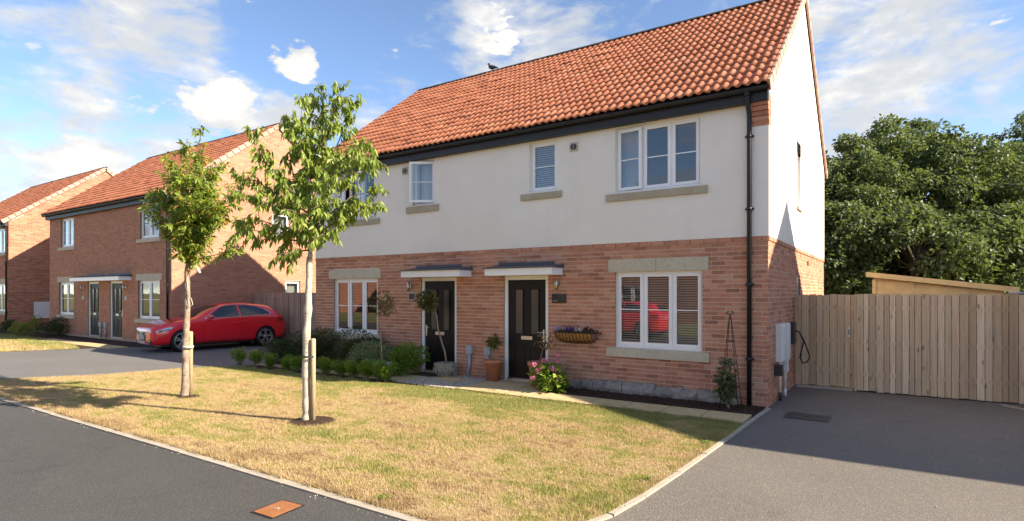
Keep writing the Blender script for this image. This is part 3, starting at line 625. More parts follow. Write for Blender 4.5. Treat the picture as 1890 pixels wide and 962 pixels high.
def roof(t, xl, xr, y0, z0, depth, individual=False, tilemat='tile_orange', ridgemat='ridge_dark', ze=5.03, zr=8.24, oh=.25):
    ym = y0+depth/2; yb = y0+depth+oh; run = depth/2+oh; th = math.atan2(zr-ze, run); sl = math.hypot(run, zr-ze); c, s = math.cos(th), math.sin(th)
    ov = .05; X0, X1 = xl-ov, xr+ov
    b = MB(); ze, zr = ze+z0, zr+z0
    for sg, ye in ((1, y0-oh), (-1, yb)):
        p = [(X0+.03, ye+sg*.03, ze-.035), (X0+.03, ym, zr-.06), (X0+.03, ym, zr-.13), (X0+.03, ye+sg*.03, ze-.105)]
        b.prism(p, (X1-X0-.06, 0, 0))
    ro = t.part('roof', b, 'ridge_dark')
    nc = round((X1-X0)/.30); cw = (X1-X0)/nc; nr = round((sl-.02)/.29); g = (sl-.02)/nr
    items = []
    for side in (0, 1):
        ex = np.array([1., 0, 0]) if side == 0 else np.array([-1., 0, 0]); et = np.array([0, c, s]) if side == 0 else np.array([0, -c, s]); en = np.array([0, -s, c]) if side == 0 else np.array([0, s, c])
        org = np.array([X0, y0-oh-.03, ze-.03]) if side == 0 else np.array([X1, yb+.03, ze-.03])
        for r in range(nr):
            for k in range(nc): items.append((org+ex*(k*cw)+et*(r*g), ex*(cw/.30), et, en, side))
    big = set()
    if individual:
        sc = []
        for i, it in enumerate(items):
            if it[4]: continue
            p = it[0]-CAM; d = p @ FW; u = p @ RT/d*FPX; v = HY-p[2]/d*FPX
            if -5 < v and u < 945: sc.append((d, i))
        big = {i for d, i in sorted(sc)[:300]}
    rest = [it for i, it in enumerate(items) if i not in big]
    n = len(rest); O = np.array([r[0] for r in rest]); E = np.array([[r[1], r[2], r[3]] for r in rest]); jig = rng.normal(0, .004, (n, 1, 1))
    V = O[:, None]+np.einsum('vk,nkc->nvc', TV, E)+E[:, 2][:, None]*jig
    nv = len(TV); F = (np.array(TF)[None]+nv*np.arange(n)[:, None, None]).reshape(-1, 4)
    t.part('tile_field', np_mesh('tile_field', V.reshape(-1, 3), F, np.repeat(rng.random(n), len(TF)), np.tile(TS, n)), tilemat, ro, 'stuff')
    if big:
        ms = []
        for k in range(12):
            m = np_mesh('roof_tile', TV, np.array(TF), np.full(len(TF), k/11.), TS); m.materials.append(MATS[tilemat]); ms.append(m)
        for i in big:
            o_, ex, et, en, _ = items[i]; o = bpy.data.objects.new('roof_tile', random.choice(ms)); link(o, ro)
            M = Matrix.Identity(4)
            for r in range(3):
                M[r][0], M[r][1], M[r][2] = ex[r], et[r], en[r]; M[r][3] = o_[r]-t.B[r]+en[r]*random.gauss(0, .004)
            o.matrix_basis = M
    # ridge tiles
    nrd = round((X1-X0)/.45); l = (X1-X0)/nrd
    for k in range(nrd):
        b = MB(); a = [math.pi*(.06+.88*i/6) for i in range(7)]
        rr = .115; pts = [(0, ym-rr*math.cos(q), zr-.045+rr*.75*math.sin(q)) for q in a]+[(0, ym-(rr-.02)*math.cos(q), zr-.045+(rr-.02)*.75*math.sin(q)) for q in reversed(a)]
        x = X0+k*l; m = len(pts); A = [(x+.003, p[1], p[2]) for p in pts]; B_ = [(x+l-.003, p[1], p[2]+.006) for p in pts]
        b.add(A+B_, [(i, (i+1) % m, m+(i+1) % m, m+i) for i in range(m)]+[(i, m-1-i, m-2-i, i+1) for i in range(6)]+[(m+i, m+i+1, 2*m-2-i, 2*m-1-i) for i in range(6)]); t.part('ridge_tile', b, ridgemat, ro)
    # verge units
    for side, X in ((1, X1-.012), (-1, X0-.026)):
        for sg, ye in ((1, y0-oh-.03), (-1, yb+.03)):
            for r in range(nr):
                a = r*g; e = a+g+.03; b = MB(); P = []
                for q, (lo, up) in ((a, (-.125, .050)), (e, (-.135, .026))):
                    for nn in (lo, up): P.append((ye+sg*(q*c)-sg*nn*s, ze-.03+q*s+nn*c))
                poly = [P[0], P[2], P[3], P[1]]
                if sg < 0 and side < 0: continue
                b.prism([(X, p[0], p[1]) for p in poly], (.038, 0, 0), random.random()); t.part('verge_tile', b, 'tile_pink', ro)
    return ro

def eaves(t, fr, s0, s1, z0, pipe=None, pipe_bottom=0.02, ze=5.0):
    b = MB(); b.box(s0-.04, s1+.02, .022, .15, z0+ze-.215, z0+ze-.03, xf=fr); t.part('fascia', b, 'black_upvc')
    b = MB(); a = [math.pi*i/8 for i in range(9)]; cy, cz, r = .215, z0+ze-.02, .062
    prof = [(cy+r*math.cos(q), cz-r*math.sin(q)) for q in a]+[(cy+(r-.006)*math.cos(q), cz-(r-.006)*math.sin(q)) for q in reversed(a)]
    m = len(prof); A = [fr(s0-.06, p[0], p[1]) for p in prof]; Bv = [fr(s1+.05, p[0], p[1]) for p in prof]
    b.add(A+Bv, [(i, (i+1) % m, m+(i+1) % m, m+i) for i in range(m)], smooth=True)
    for S in (s0-.062, s1+.05):
        b.add([fr(S, p[0], p[1]) for p in prof[:9]]+[fr(S+.012, p[0], p[1]) for p in prof[:9]], [tuple(range(9)), tuple(range(17, 8, -1))])
    go = t.part('gutter', b, 'black_upvc')
    S = s0+.4
    while S < s1:
        b = MB(); p = [(cy+(r+.004)*math.cos(q), cz-(r+.004)*math.sin(q)) for q in a]; p2 = [(cy+(r+.010)*math.cos(q), cz-(r+.010)*math.sin(q)) for q in reversed(a)]; P = p+p2; m2 = len(P)
        b.add([fr(S, *q) for q in P]+[fr(S+.03, *q) for q in P], [(i, (i+1) % m2, m2+(i+1) % m2, m2+i) for i in range(m2)]); t.part('gutter_bracket', b, 'black_upvc', go); S += 1.0
    if pipe is not None:
        b = MB(); x = pipe; top = z0+ze-.08
        b.tube([fr(x, .215, top), fr(x, .215, top-.10), fr(x, .06, top-.30), fr(x, .055, top-.42), fr(x, .055, z0+pipe_bottom)], .036, 10); po = t.part('downpipe', b, 'black_upvc')
        b = MB(); b.tube([fr(x, .215, top+.03), fr(x, .215, top-.06)], .045, 10); t.part('outlet', b, 'black_upvc', po)
        for zz in (4.25, 3.1, 1.9, .72):
            b = MB(); b.tube([fr(x, .055, z0+zz), fr(x, .055, z0+zz+.05)], .043, 10); b.box(x-.065, x+.065, .0, .05, z0+zz+.01, z0+zz+.04, xf=fr); t.part('pipe_clip', b, 'black_upvc', po)

def house(name, label, xr, w, y0, z0, front, side, style, brick, mortar, built=True, individual=False, depth=8.0, group=None, pipe=None, tilemat='tile_orange', joint=True):
    xl = xr-w; t = Thing(name, label, 'house', (xr-w/2, y0, z0), group)
    fr = lambda s, d, z: (s, y0-d, z); fs = lambda s, d, z: (xr+d, y0+s, z)
    zb = z0+2.69; zt = z0+4.92; T = .25; mixed = style == 'mixed'
    fo = [o['r'] for o in front]; sd = [o['r'] for o in side]
    rake = lambda s: z0+5.03+.764*(min(s, depth-s)+.25)-.09
    wb = MB(); rb = MB(); e = .008
    wt = zb if mixed else zt
    for a, b, c, d in cells(xl, xr-e, z0-.1, wt, fo): wb.box(a, b, -T, -e, c, d, xf=fr)
    for a, b, c, d in cells(T, depth, z0-.1, wt, sd): wb.box(a, b, -T, -e, c, d, xf=fs)
    tgt, ee = (rb, .012) if mixed else (wb, -e)
    if mixed:
        for a, b, c, d in cells(xl, xr+ee, zb, zt, fo): rb.box(a, b, -T, ee, c, d, xf=fr)
        for a, b, c, d in cells(T, depth, zb, zt, sd): rb.box(a, b, -T, ee, c, d, xf=fs)
    poly = [(0, zt), (depth, zt), (depth, rake(depth)), (depth/2, rake(depth/2)), (0, rake(0))]
    tgt.prism([fs(s, -T, z) for s, z in poly], (T+ee, 0, 0))
    t.part('wall', wb, mortar if built else 'brick_far')
    if mixed: t.part('render_panel', rb, 'render_white')
    bk = MB(); bk.box(xl, xr-T, y0+depth-T, y0+depth, z0-.1, zt); bk.prism([(xl, y0+T+.001, z0-.1), (xl, y0+depth-T-.001, z0-.1), (xl, y0+depth-T-.001, zt)]+[(xl, y0+s, z) for s, z in ((depth/2, rake(depth/2)), )]+[(xl, y0+T+.001, zt)], (T, 0, 0)); t.part('rear_wall', bk, 'brick_far')
    ib = MB(); ib.box(xl+T+.01, xr-T-.01, y0+T+.01, y0+depth-T-.01, z0+2.5, z0+2.65); ib.box(xl+T+.01, xr-T-.01, y0+3.2, y0+3.3, z0, z0+2.49); ib.box(xl+T+.01, xr-T-.01, y0+3.2, y0+3.3, z0+2.66, z0+4.86); ib.box(xl+T+.01, xr-T-.01, y0+T+.01, y0+depth-T-.01, z0+4.88, z0+4.91); ib.box(xl+T+.01, xr-T-.01, y0+T+.01, y0+depth-T-.01, z0-.1, z0+.05); t.part('interior', ib, 'interior')
    if built:
        items = [(fr, *r) for r in brick_rects(xl, xr, z0, wt, [o['r'] if 'br' not in o else o['br'] for o in front], proud_top=.018 if mixed else 0)]
        items += [(fs, *r) for r in brick_rects(0, depth, z0, wt if mixed else z0+8.2, sd, None if mixed else rake, proud_top=.018 if mixed else 0)]
        big = []
        if individual:
            order = sorted(range(len(items)), key=lambda i: -proj_area(*items[i][:5])); big = order[:300]; bs = set(big)
            ms = []
            for k in range(16):
                m = bricks_mesh('brick', [(lambda s, d, z: (s, -d, z), -.5, .5, -.5, .5, 0)]); m.attributes['rnd'].data.foreach_set('value', np.full(5, k/15., np.float32)); m.materials.append(MATS[brick]); ms.append(m)
            wo = [c for c in t.o.children if c.name.startswith('wall')][0]
            for i in big:
                f_, a, b, c, d, p = items[i]; o = bpy.data.objects.new('brick', random.choice(ms)); link(o, wo); o.location = np.array(f_((a+b)/2, p, (c+d)/2))-t.B; o.scale = (b-a, 1, d-c)
                if f_ is fs: o.rotation_euler[2] = math.pi/2
            items = [it for i, it in enumerate(items) if i not in bs]
            t.part('brickwork', bricks_mesh('brickwork', items), brick, wo, 'stuff')
        else: t.part('brickwork', bricks_mesh('brickwork', items), brick, None, 'stuff')
    if joint and built:
        b = MB(); xm = xr-w*.508; b.box(xm-.006, xm+.006, -.001, .004, z0+.02, wt-.08, xf=fr); t.part('movement_joint', b, 'mortar_tan')
    for fl, frm in ((front, fr), (side, fs)):
        for o in fl:
            if o['k'] == 'win': window(t, frm, *o['r'], n=o.get('n', 3), opens=o.get('opens', {}), sill=o.get('sill'), sillmat=o.get('sm', 'cast_stone'), inside=o.get('inside'), bars=o.get('bars', True), rec=o.get('rec', .075))
            elif o['k'] == 'door': door(t, frm, *o['r'], handle=o.get('handle', 'r'))
            if 'lintel' in o:
                a, b_, c, d = o['lintel']; m = MB(); mm = (a+b_)/2
                m.box(a, mm-.003, -.02, .012, c, d, xf=frm); m.box(mm+.003, b_, -.02, .012, c, d, xf=frm); t.part('lintel', m, o.get('lm', 'cast_stone'))
    eaves(t, fr, xl, xr, z0, pipe)
    roof(t, xl, xr, y0, z0, depth, individual, tilemat)
    return t, fr, fs
W_ = lambda r, **k: dict(k='win', r=r, **k)
D_ = lambda r, **k: dict(k='door', r=r, **k)
A = math.radians
front1 = [W_((-2.58, -1.05, 3.60, 4.77), sill=(-2.74, -.93, 3.45, 3.59), sm='sill_paint', opens={0: ('l', A(5))}, inside='curtain'), W_((-4.41, -3.78, 3.78, 4.77), n=1, sill=(-4.59, -3.67, 3.63, 3.765), sm='sill_paint', inside='blind'),
          W_((-7.55, -6.90, 3.78, 4.77), n=1, sill=(-7.72, -6.76, 3.61, 3.765), sm='sill_paint', opens={0: ('r', A(31))}, inside='net'), W_((-10.26, -8.76, 3.60, 4.77), sill=(-10.42, -8.61, 3.45, 3.59), sm='sill_paint', opens={2: ('r', A(33)), 0: ('l', A(20))}),
          W_((-2.58, -1.02, .82, 2.17), sill=(-2.73, -.90, .645, .81), lintel=(-2.71, -.92, 2.175, 2.40), inside='blind', br=(-2.58, -1.02, .66, 2.40)), W_((-10.29, -8.70, .80, 2.14), sill=(-10.48, -8.57, .63, .79), lintel=(-10.46, -8.59, 2.145, 2.37), br=(-10.29, -8.7, .66, 2.36)),
          D_((-5.03, -3.98, .03, 2.13), handle='r'), D_((-7.31, -6.27, .03, 2.13), handle='l')]
side1 = [W_((3.0, 3.5, 3.55, 4.60), n=1, bars=False, rec=.12, lintel=(2.97, 3.53, 4.60, 4.84), lm='brick_plain', sill=(2.95, 3.55, 3.46, 3.54)), W_((3.05, 3.5, 1.05, 2.17), n=1, bars=False, rec=.12)]
mat_plain('brick_plain', (.36, .16, .1), .9, .2, 15)
H1, F1, S1 = house('semi_detached_house', 'white rendered and brick pair of houses with orange tiled roof behind the lawn', 0.0, 11.0, 0.0, 0.0, front1, side1, 'mixed', 'brick_red', 'mortar', True, True, pipe=-.27)
canopy(H1, F1, -5.21, -3.66, 2.135, [(-5.15, -3.84)]); canopy(H1, F1, -7.52, -5.86, 2.135, [(-7.45, -6.13)])
wall_light(H1, F1, -3.75, 1.95); wall_light(H1, F1, -7.61, 1.93)
b = MB(); b.box(-3.88, -3.58, .002, .03, 1.60, 1.77, xf=F1); po = H1.part('number_plaque', b, 'plaque_black', label='dark glossy plaque with a thin pale line'); b = MB(); b.box(-3.86, -3.76, .031, .033, 1.635, 1.642, xf=F1); H1.part('plaque_line', b, 'silver_text', po)
b = MB(); b.box(-7.67, -7.47, .002, .02, 1.63, 1.79, xf=F1); po = H1.part('number_plaque', b, 'plaque_grey'); b = MB(); b.box(-7.655, -7.485, .02, .024, 1.645, 1.775, xf=F1); H1.part('plaque_face', b, 'dark_plastic', po)
for X, Z in ((-3.41, 4.55), (-7.78, 4.60)):
    b = MB(); b.box(X-.085, X+.085, .013, .03, Z-.085, Z+.085, xf=F1); vo = H1.part('wall_vent', b, 'cream_vent')
    b = MB(); a = [2*math.pi*k/16 for k in range(16)]; b.prism([F1(X+.062*math.cos(q), .031, Z+.062*math.sin(q)) for q in a], (0, -.012, 0)); H1.part('vent_grille', b, 'dark_plastic', vo)
    b = MB(); b.box(X-.004, X+.004, .044, .047, Z-.06, Z+.06, xf=F1); H1.part('vent_bar', b, 'cream_vent', vo)
for X in (-5.88, -5.40):
    b = MB(); b.box(X-.075, X+.075, .004, .085, .50, .67, xf=F1); o = H1.part('utility_box', b, 'grey_plastic')
    b = MB(); b.tube([F1(X, .045, .5), F1(X, .045, .24), F1(X-.03, .05, .17), F1(X-.03, .05, .0)], .036, 8); H1.part('conduit', b, 'grey_plastic', o)
for k in range(7):       # corbelled brick kneeler under the verge
    b = MB(); z = 4.43+k*.0755; pr = .02+.021*k; b.box(-.235, .017, -.2, pr, z, z+.068, xf=F1); b.r = [random.random()]*len(b.r); H1.part('corbel_brick', b, 'brick_red')
b = MB(); b.box(-.225, .0135, -.18, .016, 4.42, 4.95, xf=F1); H1.part('corbel_core', b, 'mortar')
# side wall services
for y, z0_, z1_, dp, wd in ((.62, .65, 1.27, .10, .34), (1.12, .62, 1.27, .10, .36)):
    b = MB(); b.box(y, y+wd, .004, dp, z0_, z1_, xf=S1); o = H1.part('meter_box', b, 'white_box'); b = MB(); b.box(y+.02, y+wd-.02, dp, dp+.012, z0_+.03, z1_-.03, xf=S1); H1.part('meter_door', b, 'white_box', o)
    b = MB(); b.tube([S1(y+.15, .05, z0_), S1(y+.15, .05, .12)], .022, 8); H1.part('conduit', b, 'white_box', o); b = MB(); b.tube([S1(y+.15, .05, .13), S1(y+.15, .05, -.01)], .027, 8); H1.part('pipe_sleeve', b, 'dark_plastic' if y < 1 else 'white_box', o)
b = MB(); b.box(.48, .66, .004, .12, .44, .61, xf=S1); H1.part('junction_box', b, 'dark_plastic')
b = MB(); b.box(1.22, 1.42, .004, .09, .42, .62, xf=S1); H1.part('junction_box', b, 'white_box')
b = MB(); b.box(4.6, 4.85, .0, .03, 2.42, 2.5, xf=S1); H1.part('air_brick', b, 'brick_plain')
t = Thing('car_charger', 'black car charger with looped cable on the side wall beside the gate', 'charger', (.05, 1.8, .9))
b = MB(); b.box(1.62, 1.86, .004, .15, .88, 1.27, xf=S1); t.part('housing', b, 'dark_plastic')
pts = [(.15, 1.75, 1.12), (.20, 1.85, 1.08), (.25, 1.95, .95), (.30, 2.05, .78), (.34, 2.1, .62), (.30, 2.1, .52), (.24, 2.05, .50), (.19, 2.0, .60), (.22, 2.0, .76), (.26, 1.95, .90), (.22, 1.9, 1.02)]
b = MB(); b.tube(pts, .013, 6); t.part('cable', b, 'rubber')

# houses further along the street
def lint(r): return (r[0]-.15, r[1]+.15, r[3]+.005, r[3]+.23)
def sil(r): return (r[0]-.16, r[1]+.14, r[2]-.15, r[2]-.01)
front2 = []
for r in ((-27.65, -26.35, 3.70, 4.88), (-20.67, -19.3, 3.70, 4.88)): front2.append(W_(r, n=2, sill=sil(r), inside='curtain'))
for r in ((-27.85, -26.35, .88, 2.22), (-20.8, -19.25, .88, 2.22)): front2.append(W_(r, n=2, bars=True, sill=sil(r), lintel=lint(r), br=(r[0], r[1], r[2]-.15, r[3]+.23)))
front2 += [D_((-24.98, -23.98, .10, 2.22), handle='l'), D_((-23.05, -22.02, .10, 2.22), handle='r')]
side2 = [W_((3.75, 4.5, 3.95, 4.88), n=1, bars=False, inside='net'), W_((4.3, 5.0, 1.2, 2.26), n=1, bars=False, inside='net')]
H2, F2, S2 = house('brick_house', 'brown brick pair of houses with two black doors behind the red car', -18.45, 10.4, 0.0, .12, front2, side2, 'brick', 'brick_tan', 'mortar_tan', True, pipe=-18.62)
canopy(H2, F2, -25.55, -21.3, 2.24, [(-25.0, -23.6), (-23.1, -21.4)])
wall_light(H2, F2, -25.35, 1.98); wall_light(H2, F2, -21.7, 1.98)
for X in (-25.4, -21.7):
    b = MB(); b.box(X-.09, X+.09, .004, .02, 1.52, 1.66, xf=F2); H2.part('number_plaque', b, 'plaque_grey')
for X in (-23.75, -23.3):
    b = MB(); b.box(X-.07, X+.07, .004, .08, .48, .68, xf=F2); o = H2.part('utility_box', b, 'grey_plastic'); b = MB(); b.tube([F2(X, .04, .5), F2(X, .04, .1)], .035, 8); H2.part('conduit', b, 'grey_plastic', o)
front3 = [W_((r0, r0+1.5, za, zc), n=2, sill=sil((r0, r0+1.5, za, zc)), lintel=lint((r0, r0+1.5, za, zc)) if za < 2 else (r0-.1, r0+1.6, zc+.002, zc+.02)) for r0 in (-34.9, -41.5) for za, zc in ((.9, 2.22), (3.7, 4.86))]
H3, F3, S3 = house('brick_house', 'deep red brick house at the left edge with sunlit gable and black downpipe', -33.0, 10.4, -.25, .12, front3, [], 'brick', 'brick_deep', 'mortar_pale', True, pipe=-33.15, joint=False)
b = MB(); b.box(.95, 1.75, .004, .09, .55, 1.35, xf=S3); o = H3.part('meter_box', b, 'white_box'); b = MB(); b.box(3.15, 3.5, .004, .09, .55, 1.35, xf=S3); H3.part('meter_box', b, 'white_box')
front4 = [W_((r0, r0+1.5, za, zc), n=2, sill=sil((r0, r0+1.5, za, zc))) for r0 in (8.6, 15.6) for za, zc in ((.9, 2.2), (3.6, 4.8))]
house('brick_house', 'house beyond the right edge whose shadow crosses the driveway', 18.35, 10.7, -.5, 0.0, front4, [], 'brick', 'brick_red', 'mortar', False, joint=False)
# the house across the road, mirrored in the windows (built facing the lawn)
H5, F5, S5 = house('brick_house', 'house across the road seen only as a reflection in the windows', -3.0, 10.4, 0, .05, [W_((r0, r0+1.5, za, zc), n=2, sill=sil((r0, r0+1.5, za, zc))) for r0 in (-5.5, -12.6) for za, zc in ((.9, 2.2), (3.6, 4.8))], [], 'brick', 'brick_red', 'mortar', False, joint=False)
H5.o.location = (-9, -25, .05); H5.o.rotation_euler[2] = math.pi
OPP = H5

# ------------------------------------------------------------------ fences, shed
def board_fence(name, label, x0, x1, y, zb, zt, bw, mat, cat='fence', jitter=.2, step=0., capped=False):
    t = Thing(name, label, cat, ((x0+x1)/2, y, 0)); x = x0; i = 0
    while x < x1-.03:
        w = min(bw*random.uniform(1-jitter, 1+jitter), x1-x); b = MB(); dz = random.uniform(-.014, .008); r = random.random(); th = .018
        dy = random.uniform(-.003, .003)
        # feather-edge board: thick on one edge, thin on the other, lapped over its neighbour
        off = random.choice((0, .005, .011, .016)); g = .0035; p = [(x+g, y+dy-off, 0), (x+w-g, y+dy-off-.006, 0), (x+w-g, y+dy-off+.014, 0), (x+g, y+dy-off+.014, 0)]
        b.prism([(q[0], q[1], zb+dz) for q in p], (0, 0, zt-zb), r); t.part('board', b, mat); x += w; i += 1
    nb = MB(); x = x0+.06
    while x < x1-.05:
        for z in (zb+.3, (zb+zt)/2, zt-.25):
            for dz in (-.02, .02): nb.box(x-.004, x+.004, y-.0245, y-.01, z+dz-.004, z+dz+.004)
        x += bw
    t.part('nail_heads', nb, 'iron', None, 'stuff')
    b = MB(); b.box(x0, x1, y+.057, y+.062, zb+.03, zt-.03); t.part('added_gap_blocker', b, 'iron')  # added dark sheet, no fence part: stops light showing through the board gaps
    for z in (zb+.3, (zb+zt)/2, zt-.25):
        b = MB(); b.box(x0, x1, y+.016, y+.055, z-.04, z+.04); t.part('rail', b, mat)
    return t
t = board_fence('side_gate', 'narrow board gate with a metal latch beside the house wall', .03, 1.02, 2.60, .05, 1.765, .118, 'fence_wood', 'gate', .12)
b = MB(); b.box(.915, .955, 2.575, 2.588, .98, 1.16); lo = t.part('latch_plate', b, 'steel'); b = MB(); b.box(.927, .943, 2.570, 2.577, 1.02, 1.12); t.part('latch_slot', b, 'iron', lo)
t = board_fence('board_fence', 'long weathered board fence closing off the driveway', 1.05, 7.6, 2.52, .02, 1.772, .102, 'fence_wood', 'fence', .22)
b = MB(); b.box(1.025, 1.055, 2.48, 2.6, .0, 1.77); t.part('post', b, 'fence_wood')
b = MB(); b.box(.06, 1.0, 2.50, 2.66, -.02, .03); single('gate_sill', b, 'kerb_concrete', 'pale concrete strip on the ground under the side gate', 'kerb')
b = MB(); b.box(1.06, 7.6, 2.53, 2.62, -.02, .018); single('gravel_board', b, 'iron', 'dark strip under the long board fence', 'kerb')
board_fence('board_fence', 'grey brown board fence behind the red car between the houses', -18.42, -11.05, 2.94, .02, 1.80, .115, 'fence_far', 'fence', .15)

t = Thing('garden_shed', 'pale new timber shed roof and wall showing over the fence', 'shed', (2.4, 6.6, 0)); ys, yd = 5.64, 7.6
top = lambda x: 2.14-(x-1.15)*.136
z = .05
while z < 2.2:
    x1 = 3.5 if z+.13 < top(3.5) else 1.15+(2.14-z-.13)/.136
    if x1 < 1.35: break
    b = MB(); b.prism([(1.22, ys, z), (x1, ys, z), (x1, ys+.02, z), (1.22, ys+.02, z)], (0, 0, .126), random.random()); t.part('board', b, 'shed_wood'); z += .132
b = MB(); b.prism([(1.24, ys+.022, .02), (3.48, ys+.022, .02), (3.48, ys+.022, top(3.48)), (1.24, ys+.022, top(1.24))], (0, yd-ys-.02, 0)); t.part('body', b, 'shed_wood')
b = MB(); b.prism([(1.08, ys-.10, 2.155), (3.72, ys-.10, 1.796), (3.72, ys-.10, 1.905), (1.08, ys-.10, 2.265)], (0, .035, 0)); t.part('fascia_board', b, 'shed_wood')
b = MB(); b.prism([(1.08, ys-.064, 2.20), (3.72, ys-.064, 1.845), (3.72, ys-.064, 1.885), (1.08, ys-.064, 2.245)], (0, yd-ys+.16, 0)); t.part('roof', b, 'shed_wood')
b = MB(); b.box(1.20, 1.27, ys-.02, ys, 0, 2.1); t.part('corner_trim', b, 'shed_wood')
b = MB(); b.tube([(3.55, ys-.1, 1.80), (3.8, ys-.1, 1.77)], .035, 8); t.part('gutter_end', b, 'grey_plastic')

# ------------------------------------------------------------------ trees and plants
def leaf_objs(parent, B, V, F, rnd, mat, count, name='leaf'):
    "first `count` leaves become objects of their own, the rest stays one mesh"
    pass
def stake(u, v, vt, depth, label):
    p = pix(u, v, depth); p[2] = 0; z = pix(u, vt, depth)[2]; b = MB(); b.lathe([(.0, -.02), (.034, -.02), (.034, z-.015), (.026, z), (0, z)], p, 12)
    return single('tree_stake', b, 'stake_wood', label, 'stake', 'stakes beside the young trees')

def young_tree(name, label, x, y, trunk, branches, leafmat, bark, nleaf, L, twig, depth, droop, seed, tie):
    r_ = np.random.default_rng(seed); t = Thing(name, label, 'tree', (x, y, 0), 'young trees on the lawn')
    b = MB(); tp = [pix(u, v, depth) for u, v, r in trunk]; tp[0][2] = -.02; tr = []; rr = []
    for (p, q), (ra, rc) in zip(zip(tp[:-1], tp[1:]), zip([r for *_, r in trunk][:-1], [r for *_, r in trunk][1:])):
        m = max(2, int(np.linalg.norm(q-p)/.07))
        for i in range(m): f = i/m; tr.append(p+(q-p)*f+np.r_[r_.normal(0, .004, 2), 0]); rr.append((ra+(rc-ra)*f)*r_.uniform(.93, 1.10)*(1.18 if r_.random() < .08 else 1))
    tr.append(tp[-1]); rr.append(trunk[-1][2]); b.tube(tr, rr, 10); to = t.part('trunk', b, bark)
    TW = []; 
    for br in branches:
        pts = [pix(u, v, depth+do) for u, v, do in br]; n = len(pts); r0 = .020 if n > 2 else .014
        sm = [pts[0]]
        for a, c in zip(pts[:-1], pts[1:]):
            for k in (1, 2, 3): sm.append(a+(c-a)*k/3+r_.normal(0, .008, 3))
        b = MB(); m = len(sm); b.tube(sm, [max(.003, .7*r0*(1-i/m)) for i in range(m)], 5); t.part('branch', b, 'bark_dark', to)
        S = np.array(sm); seg = np.linalg.norm(np.diff(S, axis=0), axis=1); Lb = seg.sum(); d = r_.uniform(.05, 1, max(3, int(Lb*twig)))*Lb; cum = np.r_[0, np.cumsum(seg)]
        for q in np.r_[d, Lb*.99]:
            i = min(np.searchsorted(cum, q)-1, len(seg)-1); f = (q-cum[i])/seg[i]; p = S[i]+(S[i+1]-S[i])*f; ax = (S[i+1]-S[i])/seg[i]
            dr = ax*.55+r_.normal(0, .55, 3)+np.array([0, 0, .1]); dr /= np.linalg.norm(dr); TW.append((p, dr, r_.uniform(.10, .26)))
    b = MB(); P = []; D = []
    for p, dr, l in TW:
        e = p+dr*l+np.array([0, 0, -.12*l]); b.tube([p, (p+e)/2+np.array([0, 0, .02]), e], [.004, .003, .002], 4, cap=False)
        k = max(3, int(l*nleaf)); f = np.linspace(.15, 1, k)
        for q in f:
            P.append(p+(e-p)*q+r_.normal(0, .008, 3)); v = dr*.45+r_.normal(0, .5, 3); v[2] -= droop; D.append(v)
    t.part('twigs', b, 'bark_brown', to, 'stuff')
    P = np.array(P); D = np.array(D); n = len(P); Nn = r_.normal(0, .5, (n, 3))+np.array([.2, -.2, .8]); ll = L*r_.uniform(.7, 1.25, n)
    ids = r_.permutation(n)[:290]; rest = np.ones(n, bool); rest[ids] = False
    V, F = leaves(P[rest], D[rest], Nn[rest], ll[rest], ll[rest]*.36, .14); cr = t.part('crown', np_mesh('crown', V, F, np.repeat(r_.random(rest.sum()), 4), True), leafmat, None, 'stuff')
    ms = []
    for k in range(10):
        V, F = leaves(np.zeros((1, 3)), np.array([[1., 0, 0]]), np.array([[0, 0, 1.]]), 1.0, .36, 0.0); V[4] += (0, 0, -.12); V[2] += (0, 0, -.0)
        m = np_mesh('leaf', V, F, np.full(4, k/9.), True); m.materials.append(MATS[leafmat]); ms.append(m)
    for i in ids:
        d = Vector(D[i]).normalized(); s = d.cross(Vector(Nn[i])).normalized(); u = s.cross(d); o = bpy.data.objects.new('leaf', ms[r_.integers(10)]); link(o, cr); M = Matrix.Identity(4)
        for r in range(3): M[r][0], M[r][1], M[r][2], M[r][3] = d[r]*ll[i], -s[r]*ll[i], u[r]*ll[i], P[i][r]-t.B[r]
        o.matrix_basis = M
    return t, to
D2 = depth_of(-5.16, -4.64); D1 = depth_of(-8.51, -4.60)
